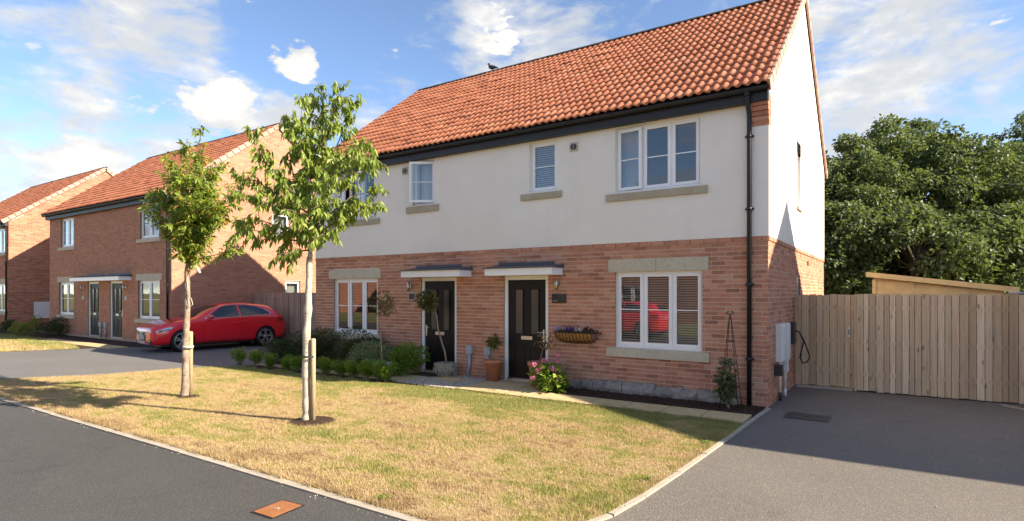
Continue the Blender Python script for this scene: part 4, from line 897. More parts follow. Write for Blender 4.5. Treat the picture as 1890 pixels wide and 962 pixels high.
B2 = [[(572, 470, 0), (576, 400, 0), (570, 320, .05), (566, 250, .05), (580, 195, 0), (583, 160, 0)], [(572, 330, 0), (600, 260, -.1), (618, 205, -.1), (622, 160, -.05)], [(574, 350, 0), (610, 290, .1), (640, 235, .15), (655, 190, .1)],
      [(572, 380, 0), (530, 345, -.2), (490, 300, -.3), (462, 245, -.3)], [(572, 395, 0), (525, 370, .2), (475, 335, .3), (442, 330, .3)], [(572, 410, 0), (520, 385, -.3), (470, 365, -.4), (440, 362, -.4)],
      [(574, 440, 0), (525, 425, -.2), (480, 405, -.3), (445, 412, -.3)], [(574, 450, 0), (520, 440, .1), (470, 425, .2), (436, 425, .2)], [(573, 462, 0), (545, 462, -.2), (515, 470, -.2)], [(575, 390, 0), (620, 345, .2), (660, 305, .2), (690, 275, .2)],
      [(575, 425, 0), (620, 385, -.2), (660, 360, -.2), (690, 352, -.2)], [(575, 435, 0), (620, 410, .1), (655, 385, .1), (690, 378, .1)], [(574, 300, 0), (545, 250, .1), (530, 215, .2), (520, 215, .2)], [(572, 320, 0), (550, 265, -.3), (556, 190, -.3)],
      [(575, 350, 0), (625, 300, -.4), (665, 270, -.4), (688, 300, -.4)], [(572, 370, 0), (540, 320, .4), (535, 280, .4)], [(576, 400, 0), (600, 370, -.5), (610, 330, -.6)], [(576, 380, 0), (560, 350, .5), (575, 300, .6)], [(575, 440, 0), (600, 430, -.3), (615, 430, -.3)], [(574, 430, 0), (555, 410, -.5), (550, 380, -.6)],
      [(572, 360, 0), (535, 355, -.5), (515, 330, -.6)], [(575, 330, 0), (610, 300, .4), (640, 290, .5)], [(576, 300, 0), (598, 240, .25), (600, 200, .3)]]
T2, to = young_tree('young_tree', 'taller young tree with silvery trunk and long drooping green leaves', -5.16, -4.64, [(566, 779, .070), (566, 760, .058), (565, 700, .052), (567, 600, .048), (571, 500, .042), (575, 420, .032), (570, 320, .022)], B2, 'leaf_cherry', 'bark_silver', 78, .102, 23, D2, 1.25, 3, 650)
rb = np.random.default_rng(5); B1 = []
for k in range(26):
    a = rb.uniform(0, 2*np.pi); el = rb.uniform(-.15, 1); rr = rb.uniform(.55, 1); u = 352+rr*82*np.cos(a)*math.sqrt(1-max(0, el-.45)*1.25); do = rr*.75*np.sin(a)*math.sqrt(1-max(0, el-.45)*1.25); v = 410-105*el+rb.normal(0, 8)
    s = rb.uniform(0, .75); B1.append([(346+s*6, 492-s*130, 0), ((349+u)/2, (470-s*110+v)/2+10, do*.5), (u, v, do)])
B1 += [[(346, 500, 0), (352, 420, 0), (358, 340, 0), (366, 280, 0), (371, 248, 0)], [(350, 480, 0), (400, 470, .1), (428, 462, .1)], [(350, 470, 0), (300, 430, 0), (282, 360, 0)], [(352, 400, 0), (345, 320, -.2), (340, 280, -.2)], [(352, 400, 0), (390, 330, .2), (398, 300, .2)], [(350, 440, 0), (415, 400, -.2), (438, 345, -.2)]]
T1, to1 = young_tree('young_tree', 'shorter young tree with rounded crown of green and orange leaves', -8.51, -4.60, [(341, 736, .075), (342, 700, .060), (343, 640, .052), (345, 560, .048), (346, 500, .042), (352, 420, .022)], B1, 'leaf_autumn', 'bark_brown', 64, .098, 27, D1, .35, 8, 560)
stake(578, 777, 625, D2-.03, 'round timber stake tied to the taller young tree'); stake(352, 733, 612, D1+.05, 'round timber stake behind the shorter young tree')
b = MB(); p = pix(571, 658, D2-.02); b.lathe([(.085, -.012), (.085, .012), (.078, .012), (.078, -.012), (.085, -.012)], p, 16); T2.part('tree_tie', b, 'rubber')
b = MB(); p = pix(347, 640, D1); b.lathe([(.085, -.018), (.09, .0), (.085, .018), (.075, .0), (.085, -.018)], p, 16); T1.part('tree_tie', b, 'rope')
b = MB(); b.tube([pix(346, 545, D1-.06), pix(353, 552, D1-.07), pix(356, 562, D1-.07), pix(351, 566, D1-.07), pix(348, 560, D1-.07)], .006, 5); b.tube([pix(345, 512, D1-.06), pix(347, 535, D1-.06), pix(352, 560, D1-.06)], .005, 5); T1.part('loose_string', b, 'rope')
b = MB(); b.tube([pix(364, 494, D1-.05), pix(369, 504, D1-.05)], .02, 6); T1.part('tag', b, 'paper')
b = MB(); b.lathe([(.33, .0), (.27, .018), (.15, .03), (.06, .035), (0, .036)], (-5.12, -4.6, 0), 24); struct('tree_pit_soil', b, 'soil'); b = MB(); b.lathe([(.2, .0), (.15, .016), (.06, .03), (0, .03)], (-8.5, -4.57, 0), 20); struct('tree_pit_soil', b, 'soil')
struct('fallen_leaves', (lambda n: np_mesh('fallen_leaves', *(lambda P, D: leaves(P, D, np.tile([0, 0, 1.], (n, 1))+rng.normal(0, .3, (n, 3)), rng.uniform(.04, .08, n), .03, 0))(np.c_[rng.uniform(-9.5, -.6, n), rng.uniform(-6.0, -2.0, n), rng.uniform(.012, .03, n)], rng.normal(0, 1, (n, 3))*[1, 1, .2]), np.repeat(rng.random(n), 4)))(45), 'leaf_dead', 'stuff', 'few brown leaves fallen on the lawn')

def big_tree(label, u, depth, vtop, vmid, rx, seed, nclump=190, per=155, mat='leaf_maple', leaf=.17):
    r_ = np.random.default_rng(seed); p = pix(u, 540, depth); x, y = p[0], p[1]; zt = pix(u, vtop, depth)[2]; zm = pix(u, vmid, depth)[2]
    t = Thing('broadleaf_tree', label, 'tree', (x, y, 0), 'trees behind the fence'); b = MB()
    b.tube([(x, y, -.1), (x+.1, y, zm*.5), (x-.1, y+.1, zm), (x, y, zt*.85)], [.22, .17, .11, .03], 8); to = t.part('trunk', b, 'bark_dark')
    C = []
    while len(C) < nclump:
        v = r_.normal(size=3); v /= np.linalg.norm(v); q = r_.uniform(.5, 1)**.5*(1+.16*math.sin(v[0]*5+seed)*math.cos(v[1]*4+v[2]*5+seed*2))
        hz = (zt-zm) if v[2] > 0 else zm*.96; w = 1-.25*max(0, v[2])
        C.append(np.array([x+v[0]*rx*q*w, y+v[1]*rx*q*w, zm+v[2]*hz*q]))
    for k in range(16):
        a = r_.uniform(0, 6.28); q = r_.uniform(0, .8); hh = math.sqrt(1-q*q)*(zt-zm)*r_.uniform(.98, 1.14); C.append(np.array([x+math.cos(a)*rx*q*.8, y+math.sin(a)*rx*q*.8, zm+hh]))
    C = np.array(C); b = MB()
    for c in C[::4]: s = np.array([x, y, min(zm*.5+.35*c[2], c[2])]); b.tube([s, (s+c)/2+r_.normal(0, .15, 3), c], [.05, .035, .012], 5, cap=False)
    t.part('limbs', b, 'bark_dark', to, 'stuff')
    P = []; D = []; Nn = []
    for C_i, c in enumerate(C):
        R0 = r_.uniform(.30, .75) if C_i < nclump else r_.uniform(.25, .42); m = int(per*R0/.6); v = r_.normal(size=(m, 3)); v /= np.linalg.norm(v, axis=1, keepdims=True); q = r_.uniform(.25, 1, (m, 1))**.5
        off = v*q*R0*np.array([1, 1, .72]); P.append(c+off); D.append(v*.8+r_.normal(0, .5, (m, 3))-np.array([0, 0, .25])); Nn.append(v*.7+np.array([0, 0, .8])+r_.normal(0, .35, (m, 3)))
    P = np.vstack(P); D = np.vstack(D); Nn = np.vstack(Nn); n = len(P); l = leaf*r_.uniform(.6, 1.25, n); V, F = leaves(P, D, Nn, l, l*.8, .1)
    t.part('crown', np_mesh('crown', V, F, np.repeat(np.clip(r_.normal(.45, .25, n), 0, 1), 4)), mat, None, 'stuff')
big_tree('dark leafy tree just right of the white gable', 1565, 23, 285, 440, 2.6, 1); big_tree('tall broad tree rising behind the left end of the shed', 1655, 25, 245, 420, 3.4, 2, 210)
big_tree('broad leafy tree behind the right end of the shed', 1765, 24, 262, 425, 3.2, 3, 240); big_tree('dense tree at the right edge above the fence', 1885, 25, 280, 425, 3.2, 4, 240)
big_tree('paler tree standing farther back at the right edge', 1900, 34, 235, 390, 4.0, 6, 190); big_tree('tree standing farther back between the two tallest crowns', 1700, 33, 250, 420, 4.2, 7, 190)
big_tree('low bushy tree directly above the shed roof', 1690, 19.5, 400, 480, 2.4, 9, 110); big_tree('low bushy tree beside the rear of the white gable', 1540, 20.5, 390, 480, 1.8, 12, 90); big_tree('low bushy tree above the right end of the fence', 1850, 19.5, 400, 490, 2.4, 13, 110)

def bush(name, label, cat, c, r, n, L, mat, group=None, lobes=7, wl=.5, up=.3, seed=0, stem=None, base=None, flare=False, stemmat='bark_brown', thing=None):
    r_ = np.random.default_rng(seed+17); t = thing or Thing(name, label, cat, base or (c[0], c[1], 0), group)
    K = r_.normal(size=(lobes, 3)); K /= np.linalg.norm(K, axis=1, keepdims=True); K *= r_.uniform(.25, .62, (lobes, 1))
    k = r_.integers(lobes, size=n); v = r_.normal(size=(n, 3)); v /= np.linalg.norm(v, axis=1, keepdims=True); q = r_.uniform(.3, 1, (n, 1))**.45
    O = K[k]+v*q*r_.uniform(.40, .55, (lobes, 1))[k]; O = O*np.array(r)
    if flare: f = np.clip((O[:, 2]/r[2]+1)/2, 0, 1); O[:, :2] *= (.35+.75*f)[:, None]
    P = np.array(c)+O; keep = P[:, 2] > .015+(t.B[2] if thing is None else 0); P, v = P[keep], v[keep]; n = len(P)
    D = v*.8+r_.normal(0, .45, (n, 3))+np.array([0, 0, up]); l = L*r_.uniform(.65, 1.3, n); V, F = leaves(P, D, r_.normal(0, .5, (n, 3))+np.array([0, 0, 1]), l, l*wl, .08)
    t.part('foliage', np_mesh('foliage', V, F, np.repeat(r_.random(n), 4)), mat, None, 'stuff')
    b = MB()
    if stem: b.tube(stem[0], stem[1], 7); t.part('stem', b, stemmat)
    else:
        for j in range(5):
            e = np.array(c)+K[j % lobes]*np.array(r)*.7; b.tube([(c[0]+r_.normal(0, .02), c[1]+r_.normal(0, .02), t.B[2]), ((c[0]+e[0])/2, (c[1]+e[1])/2, (t.B[2]+e[2])/2), e], [.008, .006, .003], 5, cap=False)
        t.part('stems', b, stemmat, None, 'stuff')
    return t
hx = [-12.0, -11.35, -10.75, -10.1, -9.72, -8.72, -8.22, -7.86, -7.42, -7.08, -6.82]; hw = ['leftmost clipped box plant of the low hedge by the drive', 'second box plant from the left end of the low hedge', 'third box plant from the left end of the low hedge', 'fourth box plant from the left end of the low hedge', 'box plant just left of the taller tree trunk', 'box plant just right of the taller tree trunk', 'second box plant to the right of the taller tree trunk', 'third box plant to the right of the taller tree trunk', 'third box plant from the right end of the low hedge', 'second box plant from the right end of the low hedge', 'rightmost and fullest box plant of the low hedge']
for i, x in enumerate(hx):
    h = .40 if i in (0, 10, 8, 9) else .34; bush('box_plant', hw[i], 'shrub', (x, -1.50+.02*math.sin(i*3), h*.56), (.29+.04*(i % 3 == 0), .27, h*.64), 1700, .036, 'leaf_box', 'clipped box plants edging the bed', 9, .5, .7, i, flare=True)
bush('dark_shrub', 'dark evergreen shrub below the left ground floor window', 'shrub', (-10.25, -.62, .40), (1.15, .62, .52), 9500, .055, 'leaf_dark', None, 12, .45, .5, 30); bush('dark_shrub', 'dark evergreen shrub right of the left ground floor window sill', 'shrub', (-8.75, -.60, .42), (1.05, .62, .52), 9500, .055, 'leaf_dark', None, 12, .45, .5, 31)
bush('dark_shrub', 'dark low shrub at the far left end of the bed by the drive', 'shrub', (-11.3, -.8, .28), (.6, .5, .38), 3600, .05, 'leaf_dark', None, 8, .45, .5, 36)
bush('sage_shrub', 'pale grey green rounded shrub in the bed left of the door', 'shrub', (-7.95, -.95, .32), (.72, .55, .45), 6000, .036, 'leaf_sage', None, 10, .5, .5, 32); bush('green_shrub', 'bright green leafy shrub beside the left front door', 'shrub', (-7.2, -.55, .36), (.55, .5, .46), 2200, .07, 'leaf_box', None, 8, .5, .3, 33)
# small standard tree in grey pot
t = Thing('potted_tree', 'small thin standard tree in a grey pot amongst the shrubs', 'potted tree', (-7.37, -1.12, 0)); b = MB(); b.lathe([(0, .0), (.14, .0), (.19, .28), (.20, .33), (.17, .33), (.16, .28), (0, .28)], (-7.37, -1.12, 0.006), 18); t.part('pot', b, 'grey_plastic')
bush('', '', '', (-7.42, -1.12, 1.55), (.34, .32, .32), 620, .06, 'leaf_bay', None, 7, .42, .2, 40, [[(-7.37, -1.12, .28), (-7.40, -1.12, .75), (-7.47, -1.12, 1.15), (-7.42, -1.12, 1.6)], [.016, .014, .012, .006]], thing=t)
t = Thing('potted_tree', 'leaning standard bay tree in a carved stone pot by the left door', 'potted tree', (-6.3, -.36, 0)); b = MB(); b.lathe([(0, .0), (.15, .0), (.18, .05), (.215, .14), (.225, .24), (.235, .27), (.235, .30), (.20, .30), (.19, .25), (0, .25)], (-6.3, -.36, 0.01), 24); po = t.part('pot', b, 'pot_stone')
for k in range(14):
    a = 2*math.pi*k/14; b = MB(); b.tube([(-6.3+.21*math.cos(a), -.36+.21*math.sin(a), .09), (-6.3+.235*math.cos(a), -.36+.235*math.sin(a), .15), (-6.3+.232*math.cos(a), -.36+.232*math.sin(a), .22)], [.015, .022, .015], 6); t.part('carved_boss', b, 'pot_stone', po)
bush('', '', '', (-6.72, -.36, 1.66), (.30, .28, .36), 620, .085, 'leaf_bay', None, 7, .4, .2, 41, [[(-6.24, -.36, .25), (-6.30, -.36, .55), (-6.48, -.36, 1.0), (-6.52, -.36, 1.3), (-6.66, -.36, 1.6)], [.022, .020, .018, .015, .006]], thing=t)
def pot(t, c, r0, r1, h, mat):
    b = MB(); b.lathe([(0, 0), (r0, 0), (r1*.95, h*.85), (r1*1.04, h*.85), (r1*1.06, h), (r1*.93, h), (r1*.9, h*.9), (0, h*.9)], c, 22); return t.part('pot', b, mat)
t = Thing('potted_plant', 'terracotta pot with a small bushy plant left of the right door', 'potted plant', (-5.12, -.24, .02)); pot(t, (-5.12, -.24, .02), .13, .185, .42, 'terracotta')
bush('', '', '', (-5.12, -.24, .80), (.17, .17, .17), 150, .10, 'leaf_bay', None, 5, .4, -.2, 42, [[(-5.12, -.24, .40), (-5.10, -.24, .6), (-5.12, -.24, .85)], [.012, .01, .005]], thing=t)
t = Thing('potted_plant', 'tan pot with withered brown stems behind the pink hydrangea', 'potted plant', (-4.02, -.30, .02)); pot(t, (-4.02, -.30, .02), .14, .20, .46, 'terracotta')
bush('', '', '', (-3.88, -.30, .82), (.22, .16, .24), 70, .08, 'leaf_dead', None, 5, .5, .1, 43, [[(-4.02, -.30, .42), (-3.96, -.30, .6), (-3.86, -.30, .95)], [.010, .008, .004]], thing=t)
# hydrangea
t = bush('hydrangea', 'pink flowering hydrangea bush at the corner of the flower bed', 'shrub', (-3.60, -.62, .27), (.48, .40, .33), 800, .115, 'leaf_hydrangea', None, 9, .62, .2, 50)
rh = np.random.default_rng(3)
def flower_ball(t, c, r, n, pet, mat, name='flower_head', parent=None):
    v = rdir(n); P = np.array(c)+v*r*rng.uniform(.6, 1, (n, 1)); s = np.cross(v, rdir(n)); V, F = leaves(P, s+v*.2, v, pet*rng.uniform(.7, 1.2, n), pet*.9, .0, .1); return t.part(name, np_mesh(name, V, F, np.repeat(rng.random(n), 4)), mat, parent)
for u, v in [(1030, 656), (1028, 666), (1003, 665), (1014, 667), (986, 673), (999, 677), (992, 685), (1022, 681), (1040, 685), (1034, 696), (1032, 705), (1053, 700), (983, 698), (1015, 680), (1026, 688)]:
    p = pix(u, v, depth_of(-3.6, -.90)+rh.uniform(-.05, .2)); flower_ball(t, p, .042, 46, .03, 'petal_pink')
# wall trough with coir liner
t = Thing('wall_planter', 'black iron wall trough with coir liner and mixed pansies', 'planter', (-3.32, -.12, .83)); b = MB()
x0, x1, zt_, zb_, dp = -3.80, -2.84, 1.055, .84, .24
def trough(x, q, sc=1.0): a = q*math.pi/2; e = math.sqrt(max(0, 1-((x-(x0+x1)/2)/((x1-x0)/2))**4)); return (x, -.015-dp*sc*e*math.cos(a), zt_-(zt_-zb_)*sc*e*math.sin(a))
b = MB(); b.tube([(x0, -.012, zt_)]+[trough(x0+.04+(x1-x0-.08)*k/16, 0) for k in range(17)]+[(x1, -.012, zt_), (x0, -.012, zt_)], .008, 6); fo = t.part('rim', b, 'iron')
for k in range(13):
    x = x0+.05+(x1-x0-.1)*k/12; b = MB(); b.tube([trough(x, q/6) for q in range(7)], .006, 5); t.part('rib', b, 'iron')
b = MB(); b.tube([trough(x0+.03+(x1-x0-.06)*k/16, .6) for k in range(17)], .006, 5); t.part('cross_wire', b, 'iron')
b = MB(); m, q = 22, 7; vs = [trough(x0+.03+(x1-x0-.14)*i/m, j/q*1.0, .93) for i in range(m+1) for j in range(q+1)]; b.add(vs, [(i*(q+1)+j, (i+1)*(q+1)+j, (i+1)*(q+1)+j+1, i*(q+1)+j+1) for i in range(m) for j in range(q)], smooth=True); t.part('liner', b, 'liner')
for i, (x, m) in enumerate(((-3.66, 'petal_lilac'), (-3.45, 'petal_violet'), (-3.24, 'petal_white'), (-3.02, 'petal_maroon'))):
    n = 60; P = np.c_[rng.normal(x, .06, n), rng.normal(-.13, .04, n), rng.uniform(1.03, 1.09, n)]; D = rdir(n); D[:, 2] = np.abs(D[:, 2]); V, F = leaves(P, D, rdir(n), .05, .022); t.part('plant_leaves', np_mesh('plant_leaves', V, F, np.repeat(rng.random(n), 4)), 'leaf_dark', None, 'stuff')
    for k in range(6 if i != 2 else 5): flower_ball(t, (x+rng.uniform(-.08, .08), -.15+rng.uniform(-.05, .04), 1.105+rng.uniform(-.02, .045)), .022, 12, .034, m, 'flower')
# obelisk with climber
t = Thing('obelisk_trellis', 'black wire obelisk trellis standing by the downpipe', 'trellis', (-.46, -.45, 0)); apex = (-.47, -.45, 1.46); b = MB()
for k in range(4):
    sx, sy = ((-1, -1), (1, -1), (1, 1), (-1, 1))[k]; b = MB(); b.tube([(-.46+sx*.14, -.45+sy*.14, -.03), (-.465+sx*.075, -.45+sy*.075, .72), (-.47+sx*.02, -.45+sy*.02, 1.34), apex], .006, 5); t.part('leg', b, 'iron')
    b = MB(); b.tube([apex]+[(apex[0]+sx*.05*math.sin(a), apex[1]+sy*.05*math.sin(a), 1.46+.025*(1-math.cos(a))) for a in np.linspace(.3, 2.8, 6)], .005, 5); t.part('finial_curl', b, 'iron')
for z, w in ((.35, .108), (.72, .077), (1.05, .047)):
    b = MB(); b.tube([(-.463+sx*w, -.45+sy*w, z) for sx, sy in ((-1, -1), (1, -1), (1, 1), (-1, 1), (-1, -1))], .005, 5); t.part('hoop', b, 'iron')
bush('climbing_plant', 'leafy climber growing up the lower half of the obelisk', 'plant', (-.50, -.47, .43), (.22, .2, .42), 420, .085, 'leaf_maple', None, 8, .6, -.1, 60)
# rough stones along the foot of the wall
t = Thing('stone_edging', 'row of rough grey stones against the wall behind the flower bed', 'stone edging', (-2, -.06, 0)); x = -3.45; rs = np.random.default_rng(2)
while x < -.5:
    w = min(rs.uniform(.35, .8), -.42-x); h = rs.uniform(.15, .20); nx = max(3, int(w/.09)); G = []
    prof = [(-.02, .0), (-.11, .0), (-.125, h*.35), (-.115, h*.7), (-.09, h), (-.02, h*1.02)]
    for i in range(nx+1):
        for y, z in prof: G.append((x+.006+(w-.012)*i/nx, y+rs.normal(0, .009), max(-.01, z+rs.normal(0, .010))))
    m = len(prof); b = MB(); b.add(G, [(i*m+j, (i+1)*m+j, (i+1)*m+j+1, i*m+j+1) for i in range(nx) for j in range(m-1)]+[tuple(range(m)), tuple(nx*m+j for j in range(m-1, -1, -1))]); t.part('stone', b, 'rough_stone'); x += w
b = MB(); b.box(-7.15, -6.5, -.55, -.12, .022, .035); single('door_mat', b, 'mat_brown', 'brown door mat in front of the left black door', 'door mat')
# planting by the far houses
for i, (u, d, w, h, m, n, lb) in enumerate([(108, 24.5, 1.5, .42, 'leaf_dark', 3500, 'dark hedge shrub below the lower left window of the brown brick pair'), (135, 25.5, .5, .40, 'leaf_dark', 1500, 'small dark shrub left of the black doors of the brick pair'), (40, 23.5, .75, .36, 'leaf_yellow', 1500, 'yellow green grassy plant at the left edge in the sun'), (62, 25.5, .5, .45, 'leaf_yellow', 900, 'tall yellow feathery plant before the white meter box'), (12, 25, .9, .35, 'leaf_dark', 1800, 'dark shrub at the far left edge under the downpipe'), (175, 24, .3, .2, 'leaf_yellow', 500, 'tiny yellowish plant beside the far black doors'), (216, 23, .35, .22, 'leaf_bay', 600, 'small low plant at the foot of the second far black door'), (235, 22.3, .3, .15, 'leaf_dark', 500, 'small low plant ahead of the red car')]):
    p = pix(u, 560, d); bush('shrub', lb, 'shrub', (p[0], p[1], h*.85), (w, w*.6, h), n, .09 if 'yellow' in m else .07, m, None, 8, .3 if 'yellow' in m else .45, .7, 70+i)
p = pix(172, 615, 24.2); b = MB(); b.lathe([(0, 0), (.16, 0), (.17, .2), (.12, .42), (.05, .5), (0, .5)], (p[0], p[1], 0), 9); single('boulder', b, 'rough_stone', 'upright pale stone standing between the far black doors', 'stone')
mb = MB(); mb.box(-25.6, -19.3, -1.55, -.95, -.01, .02); mb2 = mb; single('paving_strip', mb, 'slab_buff', 'buff path before the two far black doors', 'path')

# pigeon on the ridge
t = Thing('pigeon', 'dark pigeon perched on the roof ridge', 'bird', (-8.19, 4.0, 8.26)); c = np.array([-8.19, 4.0, 8.28]); b = MB()
b.tube([c+np.array([.22, 0, .04]), c+np.array([.12, 0, .075]), c+np.array([0, 0, .10]), c+np.array([-.08, 0, .13]), c+np.array([-.105, 0, .19]), c+np.array([-.12, 0, .225]), c+np.array([-.145, 0, .228]), c+np.array([-.17, 0, .22])], [.012, .035, .068, .055, .032, .034, .022, .004], 10); t.part('body', b, 'bird_dark')
for s in (-1, 1):
    b = MB(); b.tube([c+np.array([0, s*.025, .06]), c+np.array([0, s*.025, -.02])], .006, 5); t.part('leg', b, 'bird_dark')

# ------------------------------------------------------------------ red hatchback
def make_car():
    t = Thing('parked_car', 'red three door hatchback parked on the drive by the fence', 'car', (0, 0, 0)); X = lambda x: x-2.12
    ST = [(0.0, .25, .63, .67, .64, .52), (.05, .21, .68, .715, .77, .66), (.18, .19, .735, .78, .85, .72), (.48, .18, .80, .865, .885, .74), (.86, .18, .85, .93, .89, .74), (1.15, .18, .885, .975, .89, .72), (1.32, .18, .90, 1.04, .89, .62), (1.65, .18, .915, 1.21, .89, .575), (2.0, .18, .925, 1.355, .89, .555), (2.35, .18, .935, 1.415, .89, .55),
          (2.8, .18, .945, 1.42, .89, .545), (3.3, .18, .955, 1.385, .89, .53), (3.7, .19, .965, 1.335, .885, .52), (3.93, .21, .965, 1.245, .875, .505), (4.06, .24, .95, 1.05, .85, .53), (4.18, .27, .90, .945, .80, .55), (4.24, .32, .80, .83, .70, .5)]
    V = []; n = 11
    for x, zb, be, tp, wm, wt in ST:
        h = [(0, zb), (wm*.55, zb), (wm*.90, zb+.025), (wm*.98, zb+.13), (wm, .50), (wm*.985, be-.09), (wm*.955, be), (wt+(wm*.955-wt)*.42, be+(tp-be)*.55), (wt, tp-.035*min(1, (tp-be)/.2)), (wt*.6, tp), (0, tp+.008)]
        V += [(X(x), -y, z) for y, z in h]+[(X(x), y, z) for y, z in h[-2:0:-1]]
    m = 20; F = [(i*m+k, i*m+(k+1) % m, (i+1)*m+(k+1) % m, (i+1)*m+k) for i in range(len(ST)-1) for k in range(m)]+[tuple(range(m-1, -1, -1)), tuple((len(ST)-1)*m+k for k in range(m))]
    me = np_mesh('car_body', V, F); tmp = bpy.data.objects.new('tmp', me); COL.objects.link(tmp); ss = tmp.modifiers.new('s', 'SUBSURF'); ss.levels = ss.render_levels = 2
    cuts = []
    for ax in (.86, 3.46):
        for s in (-1, 1):
            bm = bmesh.new(); bmesh.ops.create_cone(bm, cap_ends=True, segments=40, radius1=.352, radius2=.352, depth=.42, matrix=Matrix.Translation((X(ax), s*.85, .315)) @ Matrix.Rotation(math.pi/2, 4, 'X')); cm = bpy.data.meshes.new('c'); bm.to_mesh(cm); bm.free()
            co = bpy.data.objects.new('c', cm); COL.objects.link(co); cuts.append(co); bo = tmp.modifiers.new('b', 'BOOLEAN'); bo.object = co; bo.operation = 'DIFFERENCE'; bo.solver = 'EXACT'
    full = None; dg = bpy.context.evaluated_depsgraph_get(); body = bpy.data.meshes.new_from_object(tmp.evaluated_get(dg), depsgraph=dg)
    for mdf in list(tmp.modifiers)[1:]: tmp.modifiers.remove(mdf)
    dg = bpy.context.evaluated_depsgraph_get(); full = bpy.data.meshes.new_from_object(tmp.evaluated_get(dg), depsgraph=dg)
    bm = bmesh.new(); bm.from_mesh(full); tree = BVHTree.FromBMesh(bm); bm.free()
    for o in cuts+[tmp]: bpy.data.objects.remove(o)
    body.materials.clear(); body.polygons.foreach_set('use_smooth', np.ones(len(body.polygons), bool))
    try: body.set_sharp_from_angle(angle=math.radians(35))
    except Exception: pass
    bo = t.part('body', body, 'car_red')
    def cast(p, mode):
        if mode == 'L': h = tree.ray_cast(Vector((X(p[0]), -3, p[1])), Vector((0, 1, 0)))
        elif mode == 'R': h = tree.ray_cast(Vector((X(p[0]), 3, p[1])), Vector((0, -1, 0)))
        elif mode == 'F': h = tree.ray_cast(Vector((-6, p[0], p[1])), Vector((1, 0, 0)))
        else: h = tree.ray_cast(Vector((6, p[0], p[1])), Vector((-1, 0, 0)))
        return h
    def patch(name, poly, mode, mat, off=.004, cuts=3, parent=None):
        bm = bmesh.new(); vs = [bm.verts.new((p[0], p[1], 0)) for p in poly]; bm.faces.new(vs); bmesh.ops.triangulate(bm, faces=bm.faces[:])
        for _ in range(cuts): bmesh.ops.subdivide_edges(bm, edges=[e for e in bm.edges if e.calc_length() > .06], cuts=1, use_grid_fill=False); bmesh.ops.triangulate(bm, faces=bm.faces[:])
        for v in list(bm.verts):
            h = cast((v.co.x, v.co.y), mode)
            if h[0] is None or (mode == 'F' and name == 'headlight' and h[0].x > X(.42)): bm.verts.remove(v); continue
            nn = h[1] if h[1].dot(Vector({'L': (0, -1, 0), 'R': (0, 1, 0), 'F': (-1, 0, 0), 'B': (1, 0, 0)}[mode])) > 0 else -h[1]; v.co = h[0]+nn*off
        bmesh.ops.recalc_face_normals(bm, faces=bm.faces[:])
        mm = bpy.data.meshes.new(name); bm.to_mesh(mm); bm.free(); mm.polygons.foreach_set('use_smooth', np.ones(len(mm.polygons), bool)); return t.part(name, mm, mat, parent)
    def line(name, pts, mode, mat, r=.006, off=.004, parent=None):
        P = []
        for a, c in zip(pts[:-1], pts[1:]):
            k = max(2, int(math.hypot(a[0]-c[0], a[1]-c[1])/.06))
            for i in range(k): P.append((a[0]+(c[0]-a[0])*i/k, a[1]+(c[1]-a[1])*i/k))
        P.append(pts[-1]); Q = []
        for p in P:
            h = cast(p, mode)
            if h[0] is not None: Q.append(h[0]+h[1]*off*(1 if h[1].dot(h[0]-Vector((0, 0, .7))) > 0 else -1))
        if len(Q) > 1: b = MB(); b.tube(Q, r, 5); return t.part(name, b, mat, parent)
    fg = [(1.60, .965), (1.80, 1.11), (2.03, 1.255), (2.25, 1.325), (2.58, 1.345), (2.60, .985)]; rg = [(2.67, .99), (2.65, 1.345), (2.95, 1.325), (3.25, 1.275), (3.5, 1.185), (3.66, 1.075), (3.62, 1.045), (3.4, 1.02)]
    for sd in ('L', 'R'):
        g1 = patch('side_window', fg, sd, 'car_glass'); patch('side_window', rg, sd, 'car_glass')
        line('window_trim', [(1.52, .945), (2.6, .97), (3.4, 1.0), (3.66, 1.04), (3.70, 1.075), (3.52, 1.205), (3.26, 1.30), (2.95, 1.348), (2.6, 1.366), (2.24, 1.348), (2.0, 1.275), (1.78, 1.13), (1.52, .945)], sd, 'chrome', .009)
        line('door_seam', [(1.48, .93), (1.44, .7), (1.46, .34), (1.55, .27), (2.5, .27), (2.66, .36), (2.72, .6), (2.70, .96)], sd, 'car_black', .004, .001)
        line('body_crease', [(.95, .80), (1.8, .80), (2.8, .815), (3.6, .83)], sd, 'car_red', .007, -.002); line('sill_line', [(1.35, .30), (2.2, .315), (3.0, .345)], sd, 'car_red', .012, -.004)
        hl = patch('headlight', [(.10, .585), (.20, .66), (.52, .735), (.60, .725), (.52, .66), (.25, .60)], sd, 'lamp_lens'); line('light_strip', [(.2, .61), (.5, .68)], sd, 'car_black', .012, .004, hl)
        patch('tail_light', [(3.86, .93), (3.90, .78), (4.08, .78), (4.12, .84), (4.10, .92)], sd, 'tail_red')
        s = -1 if sd == 'L' else 1; h = cast((2.42, .80), sd)[0]; b = MB(); b.tube([(X(2.35), h.y+s*.02, .80), (X(2.55), h.y+s*.02, .805)], .014, 6); t.part('door_handle', b, 'car_red')
        b = MB(); c = Vector((X(1.66), s*.985, 1.0)); vs = []
        for i in range(9):
            for k in range(12):
                a = math.pi*i/8; q = 2*math.pi*k/12; vs.append((c.x+.075*math.sin(a)*math.cos(q), c.y+.115*math.cos(a), c.z+.062*math.sin(a)*math.sin(q)))
